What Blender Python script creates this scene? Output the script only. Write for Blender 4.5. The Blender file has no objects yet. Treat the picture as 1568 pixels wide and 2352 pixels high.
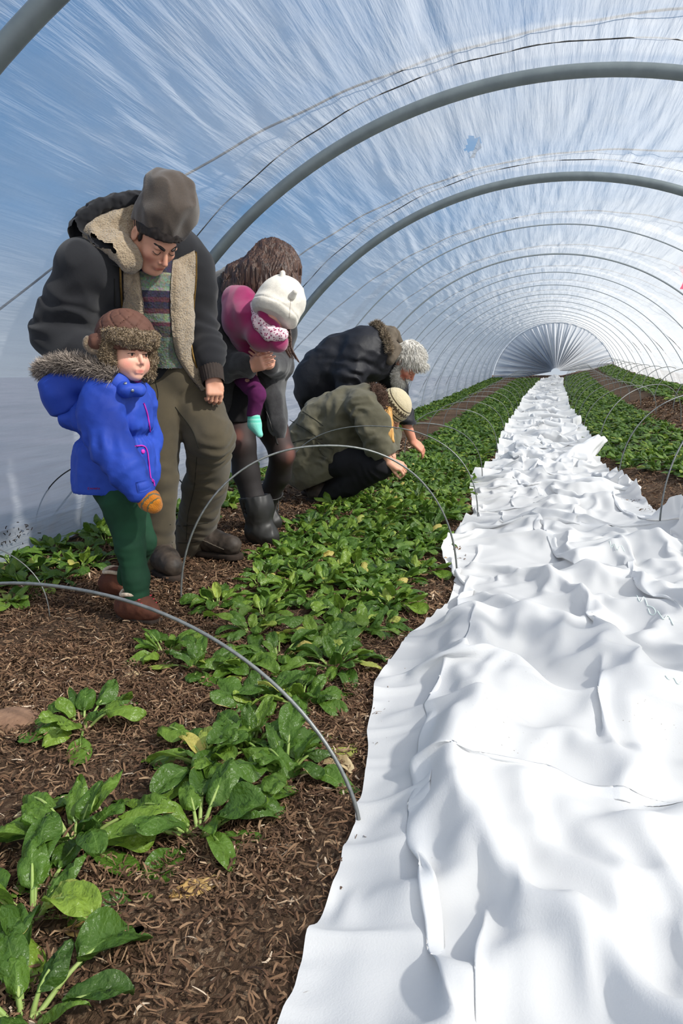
import bpy, math, random
import numpy as np
from mathutils import Vector, Matrix

# ---------------------------------------------------------------- camera, sky, sun, exposure
SC = bpy.context.scene
COL = SC.collection
F, W, H, HC = 1765.0, 1568, 2352, 0.9
_d = np.array([1240 - W/2, 848 - H/2, F]); _d /= np.linalg.norm(_d)
_u = np.array([0, -_d[2], _d[1]]); _u /= np.linalg.norm(_u)
_x = np.cross(_d, _u)
CM = np.array([_x, _d, _u])                       # rows: world axes seen from the camera (x right, y down, z forward)
cam = bpy.data.objects.new('camera', bpy.data.cameras.new('camera')); COL.objects.link(cam)
cam.data.sensor_fit = 'VERTICAL'; cam.data.sensor_height = 36.0; cam.data.lens = F/H*36.0
cam.data.clip_start = 0.05; cam.data.clip_end = 400
_R = Matrix(((CM[0][0], -CM[0][1], -CM[0][2]), (CM[1][0], -CM[1][1], -CM[1][2]), (CM[2][0], -CM[2][1], -CM[2][2])))
cam.matrix_world = Matrix.Translation((0, 0, HC)) @ _R.to_4x4()
SC.camera = cam
SC.view_settings.view_transform = 'Standard'; SC.view_settings.look = 'None'
SC.view_settings.gamma = 1.0; SC.view_settings.use_curve_mapping = False
SC.view_settings.exposure = 0.14
SC.cycles.max_bounces = 8; SC.cycles.transparent_max_bounces = 12
SC.cycles.diffuse_bounces = 3; SC.cycles.glossy_bounces = 2; SC.cycles.transmission_bounces = 4
SC.cycles.caustics_reflective = False; SC.cycles.caustics_refractive = False
SC.cycles.sample_clamp_indirect = 6.0

def nodes(mat_or_world):
    mat_or_world.use_nodes = True
    nt = mat_or_world.node_tree; nt.nodes.clear()
    return nt
def N(nt, typ, **kw):
    n = nt.nodes.new(typ)
    for k, v in kw.items():
        if k.startswith('i_'):
            key = k[2:]; key = int(key) if key.isdigit() else key.replace('_', ' ')
            n.inputs[key].default_value = v
        else: setattr(n, k, v)
    return n
def ramp(nt, src, stops, interp='LINEAR'):
    r = N(nt, 'ShaderNodeValToRGB'); r.color_ramp.interpolation = interp
    el = r.color_ramp.elements
    while len(el) < len(stops): el.new(0.5)
    for e, (p, c) in zip(el, stops): e.position = p; e.color = (*c, 1) if len(c) == 3 else c
    nt.links.new(src, r.inputs[0]); return r
def lin(*c):
    return tuple(((v/255)/12.92 if v/255 <= 0.04045 else ((v/255 + .055)/1.055)**2.4) for v in c)

wd = bpy.data.worlds.new('sky'); SC.world = wd
nt = nodes(wd)
tc = N(nt, 'ShaderNodeTexCoord'); sep = N(nt, 'ShaderNodeSeparateXYZ')
nt.links.new(tc.outputs['Generated'], sep.inputs[0])
grad = ramp(nt, sep.outputs['Z'], [(0.0, (0.50, 0.56, 0.63)), (0.06, (0.36, 0.45, 0.56)), (0.18, (0.125, 0.30, 0.55)), (0.55, (0.045, 0.215, 0.51)), (1.0, (0.037, 0.165, 0.44))])
mp = N(nt, 'ShaderNodeMapping'); mp.inputs['Scale'].default_value = (1.3, 1.3, 3.2); mp.inputs['Location'].default_value = (0.35, 0.2, 0.1)
nt.links.new(tc.outputs['Generated'], mp.inputs[0])
cn = N(nt, 'ShaderNodeTexNoise', i_Scale=1.7, i_Detail=6.0, i_Roughness=0.6)
nt.links.new(mp.outputs[0], cn.inputs['Vector'])
cr = ramp(nt, cn.outputs['Fac'], [(0.42, (0, 0, 0)), (0.72, (1, 1, 1))])
# more cloud to the right of the tunnel and low down
sx = N(nt, 'ShaderNodeMapRange', i_1=-0.70, i_2=0.15, i_3=0.05, i_4=1.15); nt.links.new(sep.outputs['X'], sx.inputs[0])
mm = N(nt, 'ShaderNodeMath', operation='MULTIPLY'); nt.links.new(cr.outputs[0], mm.inputs[0]); nt.links.new(sx.outputs[0], mm.inputs[1])
mix = N(nt, 'ShaderNodeMix', data_type='RGBA'); nt.links.new(mm.outputs[0], mix.inputs[0])
nt.links.new(grad.outputs[0], mix.inputs[6]); mix.inputs[7].default_value = (0.52, 0.56, 0.61, 1)
# unseen bright cloud bank added behind and right of the camera as fill light
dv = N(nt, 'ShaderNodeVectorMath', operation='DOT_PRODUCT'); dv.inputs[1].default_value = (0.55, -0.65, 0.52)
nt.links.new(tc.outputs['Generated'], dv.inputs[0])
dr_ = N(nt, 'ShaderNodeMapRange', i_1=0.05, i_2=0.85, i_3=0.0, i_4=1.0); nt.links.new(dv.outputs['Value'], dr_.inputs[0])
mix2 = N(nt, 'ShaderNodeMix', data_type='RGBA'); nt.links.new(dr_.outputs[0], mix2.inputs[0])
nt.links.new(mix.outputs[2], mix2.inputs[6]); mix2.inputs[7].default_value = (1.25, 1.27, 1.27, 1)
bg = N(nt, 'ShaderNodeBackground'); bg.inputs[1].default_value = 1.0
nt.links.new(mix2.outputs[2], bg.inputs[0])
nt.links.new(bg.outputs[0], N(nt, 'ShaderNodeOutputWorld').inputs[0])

SUN_DIR = Vector((0.74, -0.20, 0.70)).normalized()     # towards the sun
sl = bpy.data.lights.new('sun', 'SUN'); sl.energy = 7.6; sl.angle = math.radians(2.5); sl.color = (1.0, 0.95, 0.87)
sun = bpy.data.objects.new('sun', sl); COL.objects.link(sun)
sun.rotation_euler = SUN_DIR.to_track_quat('Z', 'Y').to_euler(); sun.location = (6, -2, 8)

# ---------------------------------------------------------------- helpers
RS = np.random.RandomState(7)
def hash2(ix, iy, seed):
    n = (ix.astype(np.int64)*374761393 + iy.astype(np.int64)*668265263 + seed*1274126177) & 0xffffffff
    n = ((n ^ (n >> 13))*1274126177) & 0xffffffff
    return ((n ^ (n >> 16)) & 0xffff)/65535.0
def vnoise(x, y, seed=0):
    x = np.asarray(x, float); y = np.asarray(y, float)
    ix = np.floor(x); iy = np.floor(y); fx = x-ix; fy = y-iy
    fx = fx*fx*fx*(fx*(fx*6-15)+10); fy = fy*fy*fy*(fy*(fy*6-15)+10)
    a = hash2(ix, iy, seed); b = hash2(ix+1, iy, seed); c = hash2(ix, iy+1, seed); d = hash2(ix+1, iy+1, seed)
    return (a*(1-fx)+b*fx)*(1-fy)+(c*(1-fx)+d*fx)*fy
def fbm(x, y, seed=0, o=4, g=0.5):
    s = 0; a = 1; t = 0
    for k in range(o):
        s = s+a*(vnoise(x*2**k+k*17.3, y*2**k-k*9.1, seed+k)-0.5); t += a; a *= g
    return s/t*2
def hash3(ix, iy, iz, seed):
    n = (ix*374761393 + iy*668265263 + iz*2147483647 + seed*1274126177) & 0xffffffff
    n = ((n ^ (n >> 13))*1274126177) & 0xffffffff
    return ((n ^ (n >> 16)) & 0xffff)/65535.0
def vnoise3(P, s, seed=0):
    P = np.asarray(P)*s
    I = np.floor(P).astype(np.int64); f = P-I; f = f*f*(3-2*f)
    out = 0
    for dx in (0, 1):
        for dy in (0, 1):
            for dz in (0, 1):
                w = (f[..., 0] if dx else 1-f[..., 0])*(f[..., 1] if dy else 1-f[..., 1])*(f[..., 2] if dz else 1-f[..., 2])
                out = out + w*hash3(I[..., 0]+dx, I[..., 1]+dy, I[..., 2]+dz, seed)
    return out*2-1

def ray(px, py):
    return CM @ np.array([px-W/2, py-H/2, F])
def at(px, py, Y):
    r = ray(px, py); p = r*(Y/r[1]); return np.array([p[0], p[1], p[2]+HC])
def onz(px, py, z=0.0):
    r = ray(px, py); p = r*((z-HC)/r[2]); return np.array([p[0], p[1], z])

def shift(Y): return 0.45*np.clip((np.asarray(Y, float)-8)/25, 0, 1.3)**2
def ground(X, Y):
    X = np.asarray(X, float); Y = np.asarray(Y, float)
    x = X-shift(Y)
    s = np.clip(x-0.30, 0, 2.3)
    z = 0.285*s*s/(s+0.18)
    return z + 0.5*np.clip((Y-8)/25, 0, 1.25)**1.6

def mesh_np(name, V, Fq, mats, parent=None, smooth=True, uv=None, midx=None, attrs=None):
    """V (n,3), Fq (m,3|4) arrays -> one linked mesh object"""
    V = np.ascontiguousarray(V, dtype=np.float32); Fq = np.ascontiguousarray(Fq, dtype=np.int32)
    me = bpy.data.meshes.new(name); n, k = Fq.shape
    me.vertices.add(len(V)); me.vertices.foreach_set('co', V.ravel())
    me.loops.add(n*k); me.loops.foreach_set('vertex_index', Fq.ravel())
    me.polygons.add(n); me.polygons.foreach_set('loop_start', np.arange(0, n*k, k, dtype=np.int32))
    me.polygons.foreach_set('loop_total', np.full(n, k, dtype=np.int32))
    if not isinstance(mats, (list, tuple)): mats = [mats]
    for m in mats: me.materials.append(m)
    if midx is not None: me.polygons.foreach_set('material_index', np.ascontiguousarray(midx, dtype=np.int32))
    me.polygons.foreach_set('use_smooth', np.full(n, smooth, dtype=bool))
    if uv is not None:
        l = me.uv_layers.new(name='UVMap'); l.data.foreach_set('uv', np.ascontiguousarray(uv[Fq.ravel()], dtype=np.float32).ravel())
    for an, av in (attrs or {}).items():
        a = me.attributes.new(an, 'FLOAT', 'POINT'); a.data.foreach_set('value', np.ascontiguousarray(av, dtype=np.float32))
    me.update(calc_edges=True); me.validate()
    o = bpy.data.objects.new(name, me); COL.objects.link(o)
    if parent is not None: adopt(o, parent)
    return o
def adopt(o, parent):
    o.parent = parent
    o.matrix_parent_inverse = Matrix.Translation(-Vector(parent.location))
def tag(o, label=None, cat=None, group=None, kind=None):
    if label: o['label'] = label
    if cat: o['category'] = cat
    if group: o['group'] = group
    if kind: o['kind'] = kind
    return o
def empty(name, loc):
    o = bpy.data.objects.new(name, None); COL.objects.link(o); o.location = tuple(loc); o.empty_display_size = 0.1
    return o
def gridf(nu, nv, closed_u=False):
    i, j = np.meshgrid(np.arange(nu if closed_u else nu-1), np.arange(nv-1), indexing='ij')
    a = i*nv+j; b = ((i+1) % nu)*nv+j
    return np.stack([a, b, b+1, a+1], -1).reshape(-1, 4)
def tube(P, r, n=8, cap=True):
    """swept tube along polyline P, radius r (scalar or per point) -> V, F(quads)"""
    P = np.asarray(P, float); m = len(P); r = np.broadcast_to(np.asarray(r, float), (m,))
    T = np.gradient(P, axis=0); T /= np.linalg.norm(T, axis=1)[:, None]+1e-12
    ref = np.array([0.13, 0.29, 0.95]) if abs(T[:, 2]).mean() < .8 else np.array([1.0, 0.1, 0.05])
    A = np.cross(T, ref); A /= np.linalg.norm(A, axis=1)[:, None]; B = np.cross(T, A)
    a = np.linspace(0, 2*np.pi, n, endpoint=False)
    V = P[:, None]+r[:, None, None]*(np.cos(a)[None, :, None]*A[:, None]+np.sin(a)[None, :, None]*B[:, None])
    V = V.reshape(-1, 3)
    Fq = [[i*n+k, i*n+(k+1) % n, (i+1)*n+(k+1) % n, (i+1)*n+k] for i in range(m-1) for k in range(n)]
    if cap:
        for base in (0, (m-1)*n):
            for k in range(1, n-1, 2):
                Fq.append([base, base+k, base+(k+1) % n, base+(k+2) % n])
    return V, np.array(Fq)
def join(parts):
    Vs = []; Fs = []; o = 0
    for V, Fq in parts:
        Vs.append(V); Fs.append(np.asarray(Fq)+o); o += len(V)
    return np.concatenate(Vs), np.concatenate(Fs)
def spline(pts, n=24):
    """Catmull-Rom through pts"""
    P = np.asarray(pts, float); P = np.vstack([2*P[0]-P[1], P, 2*P[-1]-P[-2]])
    out = []
    for i in range(1, len(P)-2):
        t = np.linspace(0, 1, n, endpoint=False)[:, None]
        a, b, c, d = P[i-1], P[i], P[i+1], P[i+2]
        out.append(0.5*((2*b)+(-a+c)*t+(2*a-5*b+4*c-d)*t**2+(-a+3*b-3*c+d)*t**3))
    return np.vstack(out+[P[-2][None]])

_mats = {}
def mat(name, c1, c2=None, scale=20.0, rough=0.85, bump=0.0, bscale=None, spec=0.3, detail=4.0, dist=0.01, sheen=0.0, stretch=None, metal=0.0, trans=0.0, sss=0.0):
    if name in _mats: return _mats[name]
    m = bpy.data.materials.new(name); nt = nodes(m)
    p = N(nt, 'ShaderNodeBsdfPrincipled'); out = N(nt, 'ShaderNodeOutputMaterial'); nt.links.new(p.outputs[0], out.inputs[0])
    p.inputs['Roughness'].default_value = rough; p.inputs['Specular IOR Level'].default_value = spec
    p.inputs['Metallic'].default_value = metal
    p.inputs['Base Color'].default_value = (*c1, 1)
    if sheen: p.inputs['Sheen Weight'].default_value = sheen; p.inputs['Sheen Roughness'].default_value = 0.6
    if sss: p.inputs['Subsurface Weight'].default_value = sss; p.inputs['Subsurface Radius'].default_value = (0.012, 0.005, 0.003); p.inputs['Subsurface Scale'].default_value = 0.6
    tc = N(nt, 'ShaderNodeTexCoord'); src = tc.outputs['Object']
    if stretch:
        mp = N(nt, 'ShaderNodeMapping'); mp.inputs['Scale'].default_value = stretch; nt.links.new(src, mp.inputs[0]); src = mp.outputs[0]
    if c2 is not None:
        n = N(nt, 'ShaderNodeTexNoise', i_Scale=scale, i_Detail=detail, i_Roughness=0.6); nt.links.new(src, n.inputs['Vector'])
        r = ramp(nt, n.outputs['Fac'], [(0.32, c1), (0.68, c2)]); nt.links.new(r.outputs[0], p.inputs['Base Color'])
    if bump:
        n2 = N(nt, 'ShaderNodeTexNoise', i_Scale=bscale or scale*3, i_Detail=3.0); nt.links.new(src, n2.inputs['Vector'])
        b = N(nt, 'ShaderNodeBump', i_Strength=bump, i_Distance=dist); nt.links.new(n2.outputs['Fac'], b.inputs['Height']); nt.links.new(b.outputs[0], p.inputs['Normal'])
    if trans:
        tr = N(nt, 'ShaderNodeBsdfTranslucent'); tr.inputs[0].default_value = (*c1, 1)
        mx = N(nt, 'ShaderNodeMixShader'); mx.inputs[0].default_value = trans
        nt.links.new(p.outputs[0], mx.inputs[1]); nt.links.new(tr.outputs[0], mx.inputs[2]); nt.links.new(mx.outputs[0], out.inputs[0])
    _mats[name] = m; return m

# ---------------------------------------------------------------- the setting: ground, film tunnel
XC, ZC, R0, YEND = 0.07, -0.23, 2.5, 33.9
def axis_x(Y): return XC+shift(Y)
def axis_z(Y): return ZC+0.5*np.clip((np.asarray(Y, float)-8)/25, 0, 1.25)**1.6

def soil_material():
    m = bpy.data.materials.new('mulched_soil'); nt = nodes(m)
    p = N(nt, 'ShaderNodeBsdfPrincipled', i_Roughness=0.95); p.inputs['Specular IOR Level'].default_value = 0.15
    out = N(nt, 'ShaderNodeOutputMaterial'); nt.links.new(p.outputs[0], out.inputs[0])
    tc = N(nt, 'ShaderNodeTexCoord')
    mp = N(nt, 'ShaderNodeMapping'); mp.inputs['Scale'].default_value = (1, 0.55, 1); nt.links.new(tc.outputs['Object'], mp.inputs[0])
    v = N(nt, 'ShaderNodeTexVoronoi', i_Scale=170.0); v.feature = 'F1'; nt.links.new(mp.outputs[0], v.inputs['Vector'])
    sp = N(nt, 'ShaderNodeSeparateColor'); nt.links.new(v.outputs['Color'], sp.inputs[0])
    r = ramp(nt, sp.outputs[0], [(0.0, lin(50, 38, 30)), (0.45, lin(84, 65, 50)), (0.8, lin(116, 93, 73)), (1.0, lin(158, 136, 112))])
    n = N(nt, 'ShaderNodeTexNoise', i_Scale=2.2, i_Detail=5.0, i_Roughness=0.65); nt.links.new(tc.outputs['Object'], n.inputs['Vector'])
    r2 = ramp(nt, n.outputs['Fac'], [(0.38, (0, 0, 0)), (0.62, (1, 1, 1))])
    mx = N(nt, 'ShaderNodeMix', data_type='RGBA'); nt.links.new(r2.outputs[0], mx.inputs[0])
    mx.inputs[6].default_value = (*lin(78, 60, 46), 1); nt.links.new(r.outputs[0], mx.inputs[7]); nt.links.new(mx.outputs[2], p.inputs['Base Color'])
    n3 = N(nt, 'ShaderNodeTexNoise', i_Scale=120.0, i_Detail=5.0, i_Roughness=0.7); nt.links.new(mp.outputs[0], n3.inputs['Vector'])
    b = N(nt, 'ShaderNodeBump', i_Strength=0.9, i_Distance=0.012); nt.links.new(n3.outputs['Fac'], b.inputs['Height']); nt.links.new(b.outputs[0], p.inputs['Normal'])
    return m
def bumps(X, Y):
    return 0.018*fbm(X*3.1, Y*3.1, 3, 4)+0.006*fbm(X*22, Y*22, 9, 2)
def gz(X, Y): return ground(X, Y)+bumps(X, Y)
ys = np.concatenate([np.arange(0.2, 4, 0.025), np.arange(4, 9, 0.06), np.arange(9, 37.1, 0.3)])
xs = np.arange(-2.9, 3.4, 0.03)
gy, gx = np.meshgrid(ys, xs, indexing='ij'); gx = gx+shift(gy)
gzz = gz(gx, gy)
MS = soil_material()
fl = mesh_np('floor', np.stack([gx, gy, gzz], -1).reshape(-1, 3), gridf(len(ys), len(xs))[:, ::-1], MS)
tag(fl, 'brown soil of the tunnel strewn with shredded bark mulch', kind='structure')
# field outside the tunnel
mo = mat('pale_field', lin(120, 120, 130), lin(104, 108, 116), scale=0.6, rough=1.0)
o_ = [(-60, -30), (60, -30), (60, 110), (-60, 110)]
ring = []; NV = np.array([[x, y, -0.06] for x, y in o_]+[[-2.85, 0.2, -0.06], [3.3, 0.2, -0.06], [3.7, 37, -0.06], [-2.2, 37, -0.06]], float)
fo = mesh_np('ground', NV, np.array([[0, 1, 5, 4], [1, 2, 6, 5], [2, 3, 7, 6], [3, 0, 4, 7]]), mo, smooth=False)
tag(fo, 'pale winter field lying outside the plastic tunnel', kind='structure')

def film_material():
    m = bpy.data.materials.new('greenhouse_film'); nt = nodes(m)
    out = N(nt, 'ShaderNodeOutputMaterial')
    uv = N(nt, 'ShaderNodeTexCoord')
    def tex(sc, scale, detail, rot=0.0, rough=0.55):
        mp = N(nt, 'ShaderNodeMapping'); mp.inputs['Scale'].default_value = sc; mp.inputs['Rotation'].default_value = (0, 0, rot)
        nt.links.new(uv.outputs['UV'], mp.inputs[0])
        n = N(nt, 'ShaderNodeTexNoise', i_Scale=scale, i_Detail=detail, i_Roughness=rough); nt.links.new(mp.outputs[0], n.inputs['Vector']); return n
    fine = tex((9.0, 0.55, 1), 2.0, 5.0, 0.10)
    broad = tex((2.2, 0.5, 1), 1.2, 3.0, 0.14)
    dirt = tex((1, 1, 1), 3.5, 6.0, 0.0, 0.7)
    def math(op, a, b=None, clamp=False):
        n = N(nt, 'ShaderNodeMath', operation=op, use_clamp=clamp)
        for i, x in enumerate((a, b)):
            if x is None: continue
            if isinstance(x, (int, float)): n.inputs[i].default_value = x
            else: nt.links.new(x, n.inputs[i])
        return n.outputs[0]
    st = ramp(nt, fine.outputs['Fac'], [(0.30, (0.0, 0.0, 0.0)), (0.52, (0.28,)*3), (0.66, (0.5,)*3), (0.80, (1, 1, 1))])
    br = ramp(nt, broad.outputs['Fac'], [(0.3, (0, 0, 0)), (0.7, (1, 1, 1))])
    dr = ramp(nt, dirt.outputs['Fac'], [(0.45, (0, 0, 0)), (0.75, (1, 1, 1))])
    a = N(nt, 'ShaderNodeAttribute', attribute_name='haze')
    op = math('ADD', 0.30, math('MULTIPLY', st.outputs[0], 0.14))
    op = math('ADD', op, math('MULTIPLY', br.outputs[0], 0.13))
    op = math('ADD', op, math('MULTIPLY', dr.outputs[0], 0.07))
    op = math('ADD', op, a.outputs['Fac'], True)
    tp = N(nt, 'ShaderNodeBsdfTransparent'); tp.inputs[0].default_value = (0.93, 0.95, 0.97, 1)
    tl = N(nt, 'ShaderNodeBsdfTranslucent'); tl.inputs[0].default_value = (0.60, 0.62, 0.65, 1)
    df = N(nt, 'ShaderNodeBsdfDiffuse'); df.inputs[0].default_value = (0.56, 0.59, 0.63, 1)
    bm = N(nt, 'ShaderNodeBump', i_Strength=0.8, i_Distance=0.03); nt.links.new(fine.outputs['Fac'], bm.inputs['Height'])
    nt.links.new(bm.outputs[0], tl.inputs['Normal']); nt.links.new(bm.outputs[0], df.inputs['Normal'])
    mx = N(nt, 'ShaderNodeMixShader'); mx.inputs[0].default_value = 0.45; nt.links.new(tl.outputs[0], mx.inputs[1]); nt.links.new(df.outputs[0], mx.inputs[2])
    m2 = N(nt, 'ShaderNodeMixShader'); nt.links.new(op, m2.inputs[0]); nt.links.new(tp.outputs[0], m2.inputs[1]); nt.links.new(mx.outputs[0], m2.inputs[2])
    nt.links.new(m2.outputs[0], out.inputs[0])
    return m
MF = film_material()
HOOPS = [1.93+2.0*k for k in range(17)]
def film_point(th, Y, dr=0.0):
    """th: 0 at left foot level .. pi at right foot, on the tunnel arch"""
    r = R0+dr
    return np.stack([axis_x(Y)-r*np.cos(th), Y, axis_z(Y)+r*np.sin(th)], -1)
TH0, TH1 = math.asin(0.10/R0), math.pi-math.asin(0.55/R0)
na = 460; fy = np.concatenate([np.arange(-0.2, 12, 0.05), np.arange(12, 33.95, 0.16)])
tt = np.linspace(TH0, TH1, na); T_, Y_ = np.meshgrid(tt, fy, indexing='ij')
arc = T_*R0
nearest = np.min(np.abs(Y_[..., None]-np.array(HOOPS)), -1)
sag = np.clip(nearest/1.0, 0, 1)
rid = 1-np.abs(fbm(arc*6.5+0.6*Y_, Y_*0.55, 11, 3))*2.2
rid2 = fbm(arc*14-1.3*Y_, Y_*1.3, 21, 3)
dr = 0.045-0.055*np.sin(np.pi*sag/2)**1.2+0.014*(rid-0.6)*(0.3+sag)+0.006*rid2
# rope grooves just before each hoop: film a little looser and whiter there (doubled, dusty)
band = np.zeros_like(Y_)
for hk in HOOPS:
    s = (Y_-(hk-0.40+0.22*np.cos(T_)**2))/0.40
    band = np.maximum(band, np.where((s > 0) & (Y_ < hk+0.02), 1.0, 0.0))
haze = 0.16*band + 0.010*np.clip(Y_-4, 0, 30)
haze += 0.42*np.clip((0.62-T_)/0.62, 0, 1)**0.9          # dirty skirt along the left foot
haze += 0.20*np.clip((T_-1.1)/1.3, 0, 1)
Pf = film_point(T_, Y_, dr)
Ff = gridf(na, len(fy))
# torn hole in the roof
hc = at(1082, 335, 4.9)
cen = Pf.reshape(-1, 3)[Ff].mean(1)
q = cen-film_point(np.array(1.79), np.array(4.9))
hx = (cen[:, 0]+0.445)/0.045; hy = (cen[:, 1]-4.92)/0.15
tear = (hx*hx+hy*hy+0.5*np.sin(hy*3)*hx < 1) & (cen[:, 2] > 1.9)
ce = mesh_np('ceiling', Pf.reshape(-1, 3), Ff[~tear], MF, uv=np.stack([arc, Y_], -1).reshape(-1, 2), attrs={'haze': haze.ravel()})
tag(ce, 'translucent wrinkled plastic film arched over the whole tunnel', kind='structure')
# flap hanging from the tear
fu, fv = np.meshgrid(np.linspace(0, 1, 7), np.linspace(0, 1, 9), indexing='ij')
fx_ = -0.402-0.045*fu+0.02*np.sin(fv*5)*fu; fy_ = 4.80+0.22*fv*(1-0.4*fu); fz_ = 2.215-0.11*fu*(1-0.3*fv)
fp = mesh_np('trim_1', np.stack([fx_, fy_, fz_], -1).reshape(-1, 3), gridf(7, 9), MF, uv=np.stack([fu*.2, fv*.2], -1).reshape(-1, 2), attrs={'haze': np.full(63, .35)})
tag(fp, 'torn flap of film hanging from the hole in the roof', kind='structure')
# gathered far end: pleated cone of film drawn down to a stake
ne = 420; te = np.linspace(TH0*0.4, math.pi-0.25, ne); se = np.linspace(0, 1, 26)
TE, SE = np.meshgrid(te, se, indexing='ij')
ple = np.sin(TE*64+3*np.sin(TE*9))+0.6*np.sin(TE*131+1)
base = film_point(TE, np.full_like(TE, 33.9))
tip = np.array([axis_x(36.6)+0.02+0*TE, 36.6+0*TE, float(ground(axis_x(36.6), 36.6))+0.16+0*TE]).transpose(1, 2, 0)
tip = tip+np.stack([-0.20*np.cos(TE), 0*TE, 0.16*np.sin(TE)], -1)
EP = base*(1-SE[..., None])+tip*SE[..., None]
EP[..., 1] += 0.10*ple*np.sin(np.pi*SE)**0.6*(1-0.4*SE); EP[..., 2] += 0.05*ple*np.sin(np.pi*SE)
eh = 0.24+0.24*(0.5+0.5*np.sin(TE*64+3*np.sin(TE*9)))+0.25*SE
we = mesh_np('wall_far', EP.reshape(-1, 3), gridf(ne, 26), MF, uv=np.stack([TE*R0*3, SE*0.8], -1).reshape(-1, 2), attrs={'haze': eh.ravel()})
tag(we, 'far end of the tunnel film gathered in pleats to the ground', kind='structure')

mg = mat('galvanized_pipe', lin(128, 138, 140), lin(112, 122, 126), scale=9, rough=0.5, spec=0.4, metal=0.35, stretch=(1, 1, 1))
def hoop_pipe(Y, r):
    th = np.linspace(TH0-0.06, TH1+0.03, 90)
    P = film_point(th, np.full_like(th, Y), -r-0.012)
    o = mesh_np('tunnel_hoop', *tube(P, r, 12), mg if r > .02 else mat('thin_pipe', lin(150, 158, 162), rough=.6))
    return o
LBL = {1.93: 'thick steel tunnel hoop nearest the camera, crossing the upper corner above the man',
       3.93: 'thick grey steel tunnel hoop arching over the film behind',
       5.93: 'second grey steel tunnel hoop, its foot standing behind the woman in tights'}
LBL[3.93] = 'thick grey steel tunnel hoop with its foot behind the child in the blue coat'
for k, y in enumerate(HOOPS):
    o = hoop_pipe(y, 0.031 if k < 3 else (0.010 if k == 4 else 0.006))
    if y in LBL: tag(o, LBL[y], 'tunnel hoop', 'steel hoops holding the tunnel film')
    else: tag(o, 'thin grey hoop under the film in the far half of the tunnel', 'tunnel hoop', 'steel hoops holding the tunnel film')
# lacing ropes over the film, two before each hoop
mr = mat('film_rope', lin(52, 54, 56), lin(84, 84, 82), scale=40, rough=0.8)
def rope(off0, off1, Y, r=0.0035, dr=0.035):
    th = np.linspace(TH0, TH1, 120)
    yy = Y+off0-off1*(th-1.4)**2
    P = film_point(th, yy, dr+0.0)
    P += 0.003*np.stack([np.sin(th*41), 0*th, np.cos(th*37)], -1)
    return mesh_np('lacing_rope', *tube(P, r, 6), mr)
for k, y in enumerate(HOOPS[:12]):
    o = rope(-0.27, 1.4, y, 0.005)
    names = {0: 'thin rope laced over the film before the nearest hoop', 1: 'thin rope laced over the film in front of the first full grey hoop', 2: 'thin rope laced over the film just before the second thick grey hoop'}
    tag(o, names.get(k, 'thin lacing rope over the film farther down the tunnel'), 'rope', 'lacing ropes over the film')
    if k < 3:
        o = rope(-0.13, 0.05, y, 0.003)
        tag(o, {0: 'second rope close beside the nearest hoop', 1: 'thin second rope running close along the first full grey hoop', 2: 'thin second rope running close along the second thick grey hoop'}[k], 'rope', 'lacing ropes over the film')
# red ribbon tied up right
rb = at(1566, 642, 9.2)
u_, v_ = np.meshgrid(np.linspace(-1, 1, 5), np.linspace(0, 1, 9), indexing='ij')
RV = rb+np.stack([0.02*u_+0.03*np.sin(v_*4), 0.02*u_*np.cos(v_*3), -0.10+0.24*v_], -1)
o = mesh_np('ribbon', RV.reshape(-1, 3), gridf(5, 9), mat('pink_ribbon', lin(240, 110, 140), rough=0.6))
tag(o, 'small pink ribbon hanging under the film at the right', 'ribbon')

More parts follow.
